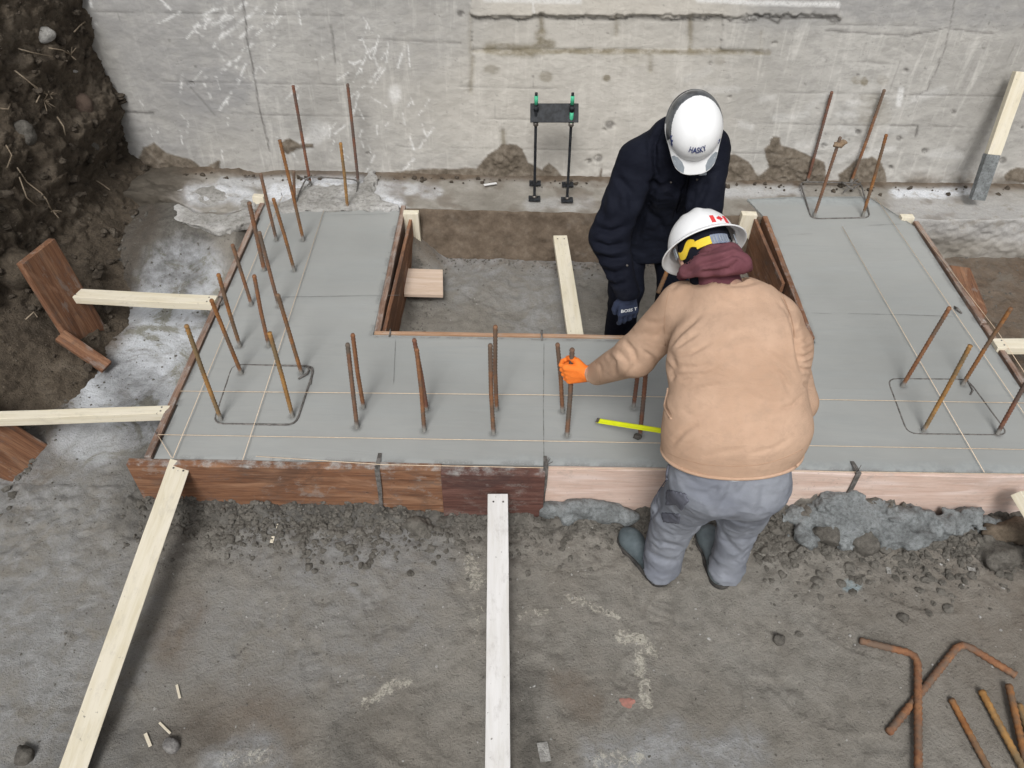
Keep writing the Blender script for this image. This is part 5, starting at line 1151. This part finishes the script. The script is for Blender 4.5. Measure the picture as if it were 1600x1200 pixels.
# maroon hood around the neck
def hoodA(p):
    k = lambda px_, py_, Y: np.array(PY(px_, py_, Y)[:])
    c = [(k(1072,424,2.05), k(1100,414,2.02), .024, .034), (k(1100,414,2.02), k(1135,408,2.00), .034, .042), (k(1135,408,2.0), k(1158,412,1.99), .042, .028), (k(1158,412,1.99), k(1170,419,2.02), .028, .014),
         (k(1112,400,2.07), k(1140,397,2.06), .032, .034), (k(1090,410,2.09), k(1112,400,2.07), .026, .032), (k(1074,423,2.10), k(1066,430,2.13), .02, .02), (k(1142,398,2.06), k(1158,406,2.07), .030, .024)]
    d = tapered(c, p, .025); d = smin(d, sd_cap(p, neck0+V3(-.01,.0,-.03), neck0+V3(-.03,.05,.01), .070, .070), .03)
    return d+.003*fbm(p, 14, 3, .5, 77)
V_, Q_ = nets(hoodA, (.40,1.86,.93), (.98,2.30,1.30), .0052); V_ = relax(V_, Q_, 1)
V_ = folds(V_, Q_, [([(1060,436),(1095,414),(1130,404),(1160,392)],4,.010),([(1080,424),(1120,424),(1140,420),(1148,404)],3.5,.008),([(1085,398),(1120,392),(1150,388)],4,.006),([(1144,426),(1150,412),(1158,402)],3,.008),([(1070,428),(1100,428),(1130,432)],4,.005),([(1100,384),(1130,386),(1155,384)],3.5,.005),([(1140,396),(1158,400),(1172,412)],3,.005)])
hd = mesh('hood', V_, Q_, MAROON, pa)
for k, (a, b) in enumerate([((1087,399),(1093,396)),((1080,405),(1084,403)),((1073,412),(1078,411))]):
    seam_tube('drawcord_slit', [a, ((a[0]+b[0])/2, (a[1]+b[1])/2), b], V_, Q_, BLACKC, hd, .0022, .001)
# balaclava on the head
def balA(p):
    c = head_c; q = lambda x, y, z: c+RH@V3(x, y, z); d = sd_ell(p, q(0,-.010,.026), RH.T, (.084,.103,.094)); d = smin(d, sd_cap(p, q(0,-.03,-.03), q(0,-.01,-.09), .072, .062), .03); return np.maximum(d, (p-q(0,.045,0))@RH[:,1])
V_, Q_ = nets(balA, head_c-.16, head_c+.16, .006); mesh('head_liner', V_, Q_, BLACKC, pa)
# full-brim hard hat
HC = head_c+RH[:,2]*.035+RH[:,1]*.0
tilt = math.radians(9); Rv = RH.copy()
ct, st_ = math.cos(tilt), math.sin(tilt); Vd = unit(V3(.1,.84,-.57))
def rot(v, k, a): return v*math.cos(a)+np.cross(k, v)*math.sin(a)+k*(k@v)*(1-math.cos(a))
RHT = np.stack([rot(RH[:,i], Vd, -tilt) for i in range(3)], 1)
def domeA(u, v, lift=0.):
    """u azimuth 0..1 (0 = front), v 0..1 brim edge->crown"""
    az = u*2*math.pi; sx, sy = np.sin(az), np.cos(az); r = np.ones_like(u); z = np.zeros_like(u)
    vb = v/.25; e = np.clip((v-.25)/.75, 0, 1)*math.pi/2
    bx = np.where(v < .25, .143-.029*vb, .114*np.cos(e)**.9); byy = np.where(v < .25, .160-.030*vb, .130*np.cos(e)**.9)
    z = np.where(v < .25, -.020+.020*np.sin(vb*1.57), .118*np.sin(e)**1.05)
    front = np.clip(sy, 0, 1); byy = byy+np.where(v < .25, front**3*.012*(1-vb), 0)
    ridge = .007*np.exp(-(np.abs(sx*bx)/.016)**2)*np.clip((v-.35)*3, 0, 1)+.003*np.exp(-((np.abs(sx*bx)-.045)/.010)**2)*np.clip((v-.4)*3,0,1)
    return np.stack([sx*(bx+lift), sy*(byy+lift), z+ridge+lift*np.sin(e)], -1)
tohatA = lambda P_: P_@RHT.T+HC
hat = surf('hard_hat', lambda u, v: tohatA(domeA(u, v)), 96, 44, HATW, pa, True, .003, flip=True)
# brim lip
lipP = tohatA(domeA(np.arange(64)/64., np.zeros(64))); tube('brim_lip', [Vector(p) for p in lipP]+[Vector(lipP[0])], .0028, HATW, hat, 6)
# flag mark: two bars and a leaf
def dm(u, v, l=0.): return domeA(u, v, l)
u0, v0 = .428, .36
def sh(pts): return [(u0-x*.95, v0+y*1.35) for x, y in pts]
flag = [sh([(-.050,-.045),(-.050,.045),(-.030,.045),(-.030,-.045)]), sh([(.030,-.045),(.030,.045),(.050,.045),(.050,-.045)])]
leaf = [(0,.036),(.005,.020),(.013,.024),(.010,.006),(.022,.010),(.018,-.004),(.010,-.014),(.002,-.014),(.002,-.032),(-.002,-.032),(-.002,-.014),(-.010,-.014),(-.018,-.004),(-.022,.010),(-.010,.006),(-.013,.024),(-.005,.020)]
flag.append(sh([(x*.85, y) for x, y in leaf]))
on_dome('flag_mark', flag, dm, HC, RHT, REDM, hat, .0025)
# suspension band and ratchet
def strip(nm, u0_, u1_, z0, z1, rx, ry, m, par, wave=0., lift=0.):
    n = 28; V_, F_2 = [], []
    for i in range(n+1):
        u_ = u0_+(u1_-u0_)*i/n; a_ = u_*2*math.pi; zz_ = wave*math.sin(i/n*math.pi*2.)
        for z_ in (z0, z1):
            for r_2 in (lift, lift-.004): V_.append((math.sin(a_)*(rx+r_2), math.cos(a_)*(ry+r_2), z_+zz_))
        if i:
            b_ = 4*i; F_2 += [(b_-4, b_-2, b_+2, b_), (b_-3, b_+1, b_+3, b_-1), (b_-4, b_, b_+1, b_-3), (b_-2, b_-1, b_+3, b_+2)]
    F_2 += [(0,1,3,2), (4*n, 4*n+2, 4*n+3, 4*n+1)]
    return mesh(nm, np.array(V_)@RHT.T+HC, F_2, m, par, False)
strip('liner_band', .30, .70, -.028, .012, .094, .114, BLACKC, hat)
strip('yellow_strap', .505, .585, -.058, -.030, .099, .121, YELL, hat, .0); strip('yellow_strap', .585, .70, -.050, -.022, .100, .121, YELL, hat, .010)
strip('ratchet_band', .40, .505, -.062, -.028, .101, .123, BLUEG, hat, .0)
for uu in (.41,.425,.44,.455,.475,.49): strip('ratchet_rib', uu, uu+.006, -.058, -.032, .103, .125, GREYP, hat)
for uu in (.29,.71): strip('side_clip', uu-.01, uu+.01, -.040, -.004, .108, .128, GREYP, hat)
# gloves
LH = hand_parts(wr_l, a_l, b_l, n_l, rad=.0022); gl, GV, GQ = hand_mesh('glove', LH, ORANGE, pa); gl['label'] = 'orange glove closed on a bar'
LR = hand_parts(wr_r, a_r, b_r, n_r, rad=.0022); g2, _, _ = hand_mesh('glove', LR, ORANGE, pa)
o = mesh('glove_cuff', *tube_data([wr_l-a_l*.055, wr_l-a_l*.02, wr_l+a_l*.004], [.033,.034,.031], 16), BLACKC, pa)
# trousers
def panA(p):
    d = sd_sec(p, (V3(.750,1.69,.66),.18,.125), (V3(.75,1.665,.54),.192,.140), (1,0,0))
    lg = smin(sd_cap(p, hl+V3(.02,0,-.02), kl, .122, .093), sd_cap(p, kl, al+V3(0,-.01,.06), .094, .076), .05); lg = smin(lg, sd_cap(p, al+V3(0,-.01,.06), al+V3(0,-.03,-.17), .078, .092), .02)
    rg_ = smin(sd_cap(p, hr+V3(-.02,0,-.02), kr, .120, .092), sd_cap(p, kr, ar+V3(0,-.01,.06), .092, .072), .05); rg_ = smin(rg_, sd_cap(p, ar+V3(0,-.01,.06), ar+V3(0,-.03,-.17), .074, .086), .02)
    lgs = smin(lg, rg_, .02); d = smin(d, lgs, .05)
    d = d+.006*fbm(p*[1,1,.6], 6, 3, .5, 81)+.018*(np.abs(fbm(p@np.array([[1,.2,.8],[.2,1,.3],[-.9,.2,1.3]]), 8, 3, .55, 82))-.15)
    d = np.maximum(d, p[...,2]-.68); return np.maximum(d, G+.075+.35*(p[...,1]-1.80)-p[...,2])
V_, Q_ = nets(panA, (.40,1.40,-.36), (1.10,2.05,.80), .0068); V_ = relax(V_, Q_, 1)
V_ = folds(V_, Q_, [([(1150,742),(1138,775),(1118,805)],7,.010),([(1128,760),(1105,772),(1070,764)],5,.007),([(1010,845),(1050,852),(1080,862)],5,.009),([(1005,862),(1040,875),(1068,880)],4.5,.008),([(1020,828),(1050,838),(1075,838)],5,.007),([(1100,815),(1085,835),(1060,845)],5,.007),([(1125,835),(1150,860),(1160,872)],5,.007),([(1118,800),(1125,830),(1140,850)],5,.006),([(1180,815),(1165,840),(1150,846)],5,.006),([(1025,750),(1030,790),(1012,815)],4,.008),([(1180,735),(1160,765),(1130,790)],5,.005),([(1030,770),(1022,800),(1008,830),(1002,870)],3,.005),([(1045,745),(1080,752),(1110,765)],4,.004),([(1140,880),(1160,868),(1180,850)],4,.006),([(1090,740),(1130,752),(1175,742)],4,.003),([(1195,745),(1190,790),(1186,820)],6,.005)])
pn = mesh('trousers', V_, Q_, GREYC, pa); TV, TQ = V_, Q_
patch('cargo_pocket', TV, TQ, [(1043,764),(1072,770),(1078,782),(1066,797),(1058,788),(1041,790)], .006, GREYD, pn)
patch('knee_patch', TV, TQ, [(1034,800),(1064,802),(1062,818),(1036,816)], .004, GREYD, pn)
seam_tube('side_seam', [(1032,745),(1026,775),(1020,805),(1004,845),(1000,880)], TV, TQ, GREYD, pn, .0022, .001)
seam_tube('pocket_stitch', [(1128,748),(1150,752),(1170,748)], TV, TQ, WHITEP, pn, .0010, .002); seam_tube('belt_loop', [(1044,726),(1042,738),(1044,750)], TV, TQ, GREYD, pn, .005, .003)
# boots
def boot(name, heel, toe, ank, parent, m=BOOTM, lab=None, h=.006):
    heel, toe, ank = map(lambda v: np.array(v, float), (heel, toe, ank)); t_ = unit((toe-heel)*[1,1,0]); s_ = np.cross(t_, V3(0,0,1)); A_ = np.stack([s_, t_, V3(0,0,1)]); g_ = heel[2]
    def f(p):
        d = sd_cap(p, heel+t_*.035+V3(0,0,.05), toe-t_*.05+V3(0,0,.042), .043, .045); d = smin(d, sd_ell(p, toe-t_*.055+V3(0,0,.045), A_, (.052,.066,.045)), .02)
        d = smin(d, sd_cap(p, heel+t_*.055+V3(0,0,.06), ank+t_*.005+V3(0,0,.12), .052, .058), .03); d = d+.003*fbm(p, 16, 3, .5, 3); return np.maximum(d, g_+.016-p[...,2])
    def s(p):
        d = smin(sd_cap(p, heel+t_*.035+V3(0,0,.01), toe-t_*.05+V3(0,0,.01), .048, .055), sd_ell(p, toe-t_*.055+V3(0,0,.0), A_, (.056,.070,.05)), .02)
        return np.maximum(np.maximum(d, p[...,2]-g_-.024), g_-.004-p[...,2])
    lo = np.minimum(np.minimum(heel, toe), ank)-.09; hi = np.maximum(np.maximum(heel, toe), ank)+.09; hi[2] = ank[2]+.24
    V_, Q_ = nets(f, lo, hi, h); b_ = mesh(name, V_, Q_, m, parent); V2, Q2 = nets(s, lo, hi, h); mesh('sole', V2, Q2, SOLE, b_); return b_
gl_ = gz(.68,1.78); boot('boot', (.665,1.765,gl_-.002), (.515,2.01,gl_-.002), (.655,1.80,-.20), pa); boot('boot', (.915,1.755,gl_-.002), (.885,2.04,gl_-.002), (.925,1.80,-.20), pa)
for o in pa.children: pass
# tape measure held in the other hand
gr_c = wr_r+a_r*.075+n_r*.033
tb = empty('tape_measure', Vector(gr_c), 'bright yellow-green tape measure blade reaching over the slab from behind the tan jacket', 'tape measure')
tipP = np.array(PY(933,657,2.36)); rootP = np.array(PY(1034,673,2.18)); far = rootP+unit(rootP-tipP)*.20
cdir = unit(far-tipP); upv = V3(0,-.35,1.); upv = unit(upv-cdir*(upv@cdir)); sv = np.cross(cdir, upv); blV, blF = [], []
pth = [tipP, rootP, far, gr_c*.6+far*.4, gr_c]; pts_ = []
for i in range(len(pth)-1): pts_ += [pth[i]+(pth[i+1]-pth[i])*k/8 for k in range(8)]
pts_.append(pth[-1]); n = len(pts_)
for i, p in enumerate(pts_):
    for j in range(5):
        w_ = (j-2)/2; off = sv*w_*.0125*1.0-upv*(.0022*(1-w_*w_))
        for l in (0, -.0008): blV.append(p+off+upv*l-np.array(gr_c))
for i in range(n-1):
    for j in range(4):
        a0 = (i*5+j)*2; b0 = ((i+1)*5+j)*2; blF += [(a0, b0, b0+2, a0+2), (a0+1, a0+3, b0+3, b0+1)]
    a0, b0 = i*10, (i+1)*10; blF += [(a0, a0+1, b0+1, b0), (a0+8, b0+8, b0+9, a0+9)]
mesh('tape_blade', blV, blF, HIVIS, tb, True)
ho = board('end_hook', tipP+cdir*.004-sv*.012+upv*.0025-gr_c, tipP+cdir*.004+sv*.012+upv*.0025-gr_c, .016, .0022, upv, BOLTST, tb, 0, .0005)
tv, tf = text_mesh('1 2', .014); 
csb = box_bm(.075,.038,.075, 1, 0, 0, .012); me = bpy.data.meshes.new('tape_case'); csb.to_mesh(me); csb.free(); me.materials.append(YELL); oc = bpy.data.objects.new('tape_case', me); COL.objects.link(oc); oc.parent = tb; oc.matrix_local = frame(Vector(b_r), Vector(n_r)).to_4x4()

# ================================================================ man in navy
hB = np.array(PY(1086,196,2.92)); 
RB = hat_frame(-np.array(ray(1086,205)[:])+V3(.12,.02,.08), (.10,-.50,-.86))
headB = hB-RB[:,2]*.055
neckB = np.array(PY(1068,212,3.08)); shR = np.array(PY(995,252,3.10)); shL = np.array(PY(1110,232,3.08))     # his right shoulder is left in the picture
elR = np.array(PY(952,372,3.00)); wrR = np.array(PY(981,463,2.86)); elL = np.array(PY(1100,330,2.95)); wrL = V3(.80,2.78,.50)
hipB = np.array(PY(1015,335,3.34)); hBR, hBL = hipB+V3(-.10,-.01,-.04), hipB+V3(.11,.03,-.04)
zf = gz(.6,3.3); aR = V3(.60,3.30,zf+.11); kR = V3(.585,3.22,.16); kL = V3(.85,3.26,.15); aL = V3(.86,3.36,zf+.11)
aHR = unit(V3(.12,-.10,-1.)); nHR = unit(V3(-.25,.9,.0)-aHR*(V3(-.25,.9,0)@aHR)); bHR = unit(np.cross(nHR, aHR))
aHL = unit(V3(-.1,-.4,-.9)); nHL = unit(V3(-.9,.2,0)-aHL*(V3(-.9,.2,0)@aHL)); bHL = unit(np.cross(aHL, nHL))
SL = unit(shL-shR); hfB = head_fn(headB, RB)
LBB = [(neckB, headB-RB[:,2]*.05, .052, .05)]+[(a, b, r0, r1) for a, b, r0, r1 in ((shR,elR,.046,.038),(elR,wrR,.038,.026),(shL,elL,.046,.038),(elL,wrL,.038,.026),(hBR,kR,.075,.052),(kR,aR,.052,.036),(hBL,kL,.075,.052),(kL,aL,.052,.036),(aR,aR+V3(.0,-.15,-.07),.036,.028),(aL,aL+V3(.02,-.15,-.07),.036,.028))]
def bodyB(p):
    mid = (neckB+hipB)/2; d = sd_sec(p, (hipB,.15,.10), (mid,.135,.09), SL); d = smin(d, sd_sec(p, (mid,.135,.09), (neckB+V3(0,.03,-.06),.15,.09), SL), .04)
    d = smin(d, tapered(LBB, p, .02), .02); d = smin(d, hfB(p), .012)
    return smin(d, np.minimum(union(p, hand_parts(wrR, aHR, bHR, nHR, False)), union(p, hand_parts(wrL, aHL, bHL, nHL, False))), .008)
V_, Q_ = nets(bodyB, (.25,2.60,zf-.02), (1.12,3.60,1.35), .0085)
pb = mesh('person', V_, Q_, SKIN); tag(pb, 'person in dark navy work clothes and white hard hat bent over inside the open pit', 'person')
armsB = [(shR, elR, .088, .090), (elR, wrR-aHR*.02, .088, .055), (shL, elL, .084, .078), (elL, wrL-aHL*.02, .076, .055)]
jhem = np.array(PY(1000,400,3.2)); jN = unit(V3(0,.15,-1))
def jackB(p):
    ch = neckB+(hipB-neckB)*.38; lo_ = neckB+(hipB-neckB)*.85
    d = sd_sec(p, (hipB+V3(.0,-.02,-.14),.205,.145), (lo_,.205,.15), unit(V3(1,.1,.05))); d = smin(d, sd_sec(p, (lo_,.205,.15), (ch+V3(0,.0,0),.20,.145), SL), .06)
    d = smin(d, sd_sec(p, (ch,.20,.145), (neckB+V3(0,.01,-.02),.13,.09), SL), .06)
    d = smin(d, sd_cap(p, shR+V3(.02,0,0), neckB+V3(-.03,.03,-.01), .085, .075), .05); d = smin(d, sd_cap(p, shL-V3(.02,0,0), neckB+V3(.03,.03,-.01), .082, .075), .05)
    d = smin(d, sd_cap(p, neckB+V3(0,-.02,.01), neckB+V3(.01,-.05,.03), .070, .072), .02)
    d = smin(d, sd_cap(p, *armsB[0]), .04); d = smin(d, sd_cap(p, *armsB[1]), .025); d = smin(d, sd_cap(p, *armsB[2]), .035); d = smin(d, sd_cap(p, *armsB[3]), .02)
    d = d+.005*fbm(p, 6, 3, .5, 91)+.012*(np.abs(fbm(p@np.array([[1,.2,.5],[.2,1,.2],[-.6,.2,1.8]]), 7, 3, .55, 92))-.15)
    d = np.maximum(d, (p-(hipB+V3(0,0,-.17)))@jN); d = np.maximum(d, np.where(np.linalg.norm(p-wrR, axis=-1) < .12, (p-(wrR-aHR*.005))@aHR, -1))
    return np.maximum(d, np.where(np.linalg.norm(p-wrL, axis=-1) < .12, (p-(wrL-aHL*.005))@aHL, -1))
V_, Q_ = nets(jackB, (.28,2.68,.25), (1.12,3.66,1.30), .0072); V_ = relax(V_, Q_, 1)
FB_ = [([(1040,185),(1022,225),(1024,262),(1032,285)],4,0.0180),([(958,268),(985,300),(990,345)],6,0.0120),([(1028,262),(1020,300),(1000,350),(992,390)],6,0.0210),([(1075,262),(1072,290),(1060,325),(1050,350)],3.5,0.0180),([(1090,290),(1080,320),(1064,345)],4,0.0090),([(1110,275),(1098,305),(1080,330)],6,0.0150),
       ([(925,355),(955,362),(985,352)],5,0.0150),([(922,378),(950,386),(985,380)],5,0.0180),([(925,398),(955,406),(985,402)],5,0.0180),([(935,420),(960,428),(985,420)],5,0.0150),([(945,440),(962,446),(985,440)],4,0.0120),([(960,300),(968,330),(960,350)],7,0.0090),([(1040,280),(1060,300),(1072,290)],5,0.0090),([(1010,330),(1030,345),(1040,370)],6,0.0150),([(1005,280),(1030,292),(1060,282)],5,0.0090),([(945,300),(940,330),(945,350)],6,0.0090),([(1100,270),(1115,270),(1126,262)],4,0.0075)]
V_ = folds(V_, Q_, FB_); jb = mesh('jacket', V_, Q_, NAVY, pb)
seam_tube('front_placket', [(1078,268),(1070,300),(1056,335)], V_, Q_, BLACKC, jb, .006, .002)
for a, b in (((1049,285),(1051,287)), ((1090,281),(1092,283))):
    v, n_ = closest_face_frame(V_, Q_, *a); tube('snap_button', [Vector(v-n_*.001), Vector(v+n_*.005)], .0045, BOLTST, jb, 10)
v, n_ = closest_face_frame(V_, Q_, 979, 415); tube('snap_button', [Vector(v-n_*.001), Vector(v+n_*.005)], .005, BOLTST, jb, 10)
v, n_ = closest_face_frame(V_, Q_, 1099, 272); o = board('grey_label', Vector(v+n_*.004)-Vector((.016,0,0)), Vector(v+n_*.004)+Vector((.016,0,.004)), .018, .004, n_, GREYP, jb, 0)
def panB(p):
    d = sd_sec(p, (hipB+V3(0,0,.06),.18,.13), (hipB+V3(0,0,-.10),.185,.135), (1,0,0)); rg_ = smin(sd_cap(p, hBR, kR, .11, .088), sd_cap(p, kR, aR+V3(0,0,-.02), .086, .082), .04); lg = smin(sd_cap(p, hBL, kL, .11, .09), sd_cap(p, kL, aL+V3(0,0,-.02), .088, .082), .04)
    d = smin(d, np.minimum(rg_, lg), .04)+.006*fbm(p, 7, 3, .5, 95)+.004*fbm(p*[1,1,2], 12, 2, .5, 96); return np.maximum(d, zf+.05-p[...,2])
V_, Q_ = nets(panB, (.30,3.0,zf), (1.10,3.60,.80), .0085); V_ = relax(V_, Q_, 1); V_ = folds(V_, Q_, [([(950,455),(975,470),(1000,462)],5,.008),([(948,480),(970,492),(995,490)],5,.006)])
tb_ = mesh('trousers', V_, Q_, BLACKC if False else NAVY, pb)
boot('boot', (.60,3.33,zf), (.575,3.05,zf), (.60,3.30,zf+.11), pb, BLACKC, h=.008); boot('boot', (.87,3.39,zf), (.90,3.12,zf), (.86,3.36,zf+.11), pb, BLACKC, h=.008)
LH = hand_parts(wrR, aHR, bHR, nHR, False, rad=.0035); gb, GV, GQ = hand_mesh('glove', LH, GLOVEB, pb); hand_mesh('glove', hand_parts(wrL, aHL, bHL, nHL, False, rad=.003), GLOVEB, pb)
# lettering on the back of the glove
v, n_ = closest_face_frame(GV, GQ, 983, 485); tv, tf = text_mesh('BOSS T', .024); ex = unit(V3(1,.1,.05)); ex = unit(ex-n_*(ex@n_)); ey = np.cross(n_, ex)
Pt = v+n_*.003+np.outer(tv[:,0]*1.05, ex)+np.outer(tv[:,1], ey); d_ = np.linalg.norm(GV[None]-Pt[:,None], axis=2).argmin(1); NG = normals(GV, GQ); Pt = Pt+n_*(((GV[d_]-Pt)@n_)[:,None]+.0022)
mesh('glove_lettering', Pt, tf, WHITEP, gb, False)
# hard hat of the man in navy: two-tone cap with a front brim
HB = headB+RB[:,2]*.03
def domeB(u, v, lift=0.):
    az = u*2*math.pi; sx, sy = np.sin(az), np.cos(az); f_ = np.clip(sy, 0, 1)
    vb = np.clip(v/.22, 0, 1); e = np.clip((v-.22)/.78, 0, 1)*math.pi/2
    br_ = smooth(.35, .85, sy)
    bx = np.where(v < .22, .112+.004*(1-vb)+.0*br_, .112*np.cos(e)**.85); byy = np.where(v < .22, .136+(.006+.048*br_)*(1-vb), .136*np.cos(e)**.85)
    sxx = np.where(v < .22, np.sign(sx)*np.abs(sx)**(1-.28*br_*(1-vb)), sx)
    z = np.where(v < .22, -.012*(1-vb)-.012*br_*(1-vb), .115*np.sin(e)); rd = .006*np.exp(-(np.abs(sx*bx)/.022)**2)*np.clip((v-.3)*3,0,1)
    return np.stack([sxx*(bx+lift), sy*(byy+lift), z+rd+lift*np.sin(e)], -1)
tohB = lambda P_: P_@RB.T+HB
hb = surf('hard_hat', lambda u, v: tohB(domeB(u, v)), 220, 80, [HATW, HATG], pb, True, .003, flip=True)
inv_ = lambda c: (np.array(c)-HB)@RB
mi = []
for p in hb.data.polygons:
    c = inv_(p.center[:]); mi.append(1 if c[1] < .045 and ((c[0]+.006)/.103)**2+((c[1]-.022)/.128)**2 > 1 and c[2] > -.002-.2*c[1] else (1 if c[1] < -.02 and c[2] < .01 else 0))
hb.data.polygons.foreach_set('material_index', mi)
for s_ in (-1, 1):   # grey side vents beside the brim
    us = np.array([.045,.075,.110,.135,.125,.10,.07,.05])*s_ % 1.0; vs = np.array([.02,.015,.015,.06,.15,.19,.165,.10])
    o_ = []
    for uu, vv in zip(us, vs): o_.append((float(uu), float(vv)))
    ctr = (float(.088*s_ % 1.), .09); tri = [[ctr, o_[i], o_[(i+1) % 8]] for i in range(8)]
    on_dome('side_vent', tri, domeB, HB, RB, GREYP, hb, .002)
tv, tf = text_mesh('HASKY', .023); uvt = [((-x/(2*math.pi*.088)) % 1.0, .63+y*7.) for x, y in tv[:, :2]]
Pt = np.array([domeB(np.array([u_]), np.array([v_]), .0035)[0] for u_, v_ in uvt])@RB.T+HB; mesh('hat_lettering', Pt, tf, INK, hb, False)
blot = []
rg2 = random.Random(5)
for s_ in (1, -1):
    for k in range(7 if s_ > 0 else 2):
        uc, vc = (s_*(.165+.010*rg2.uniform(-1,1)+k*.006)) % 1., .36+.02*k+rg2.uniform(-.02,.02); w_, h_ = rg2.uniform(.004,.011), rg2.uniform(.02,.045); blot.append([((uc-w_) % 1, vc-h_), ((uc+w_*.7) % 1, vc-h_*.6), ((uc+w_) % 1, vc+h_), ((uc-w_*.4) % 1, vc+h_*.6)])
on_dome('side_lettering', blot, domeB, HB, RB, INK, hb)
# every part hangs on its person without shifting
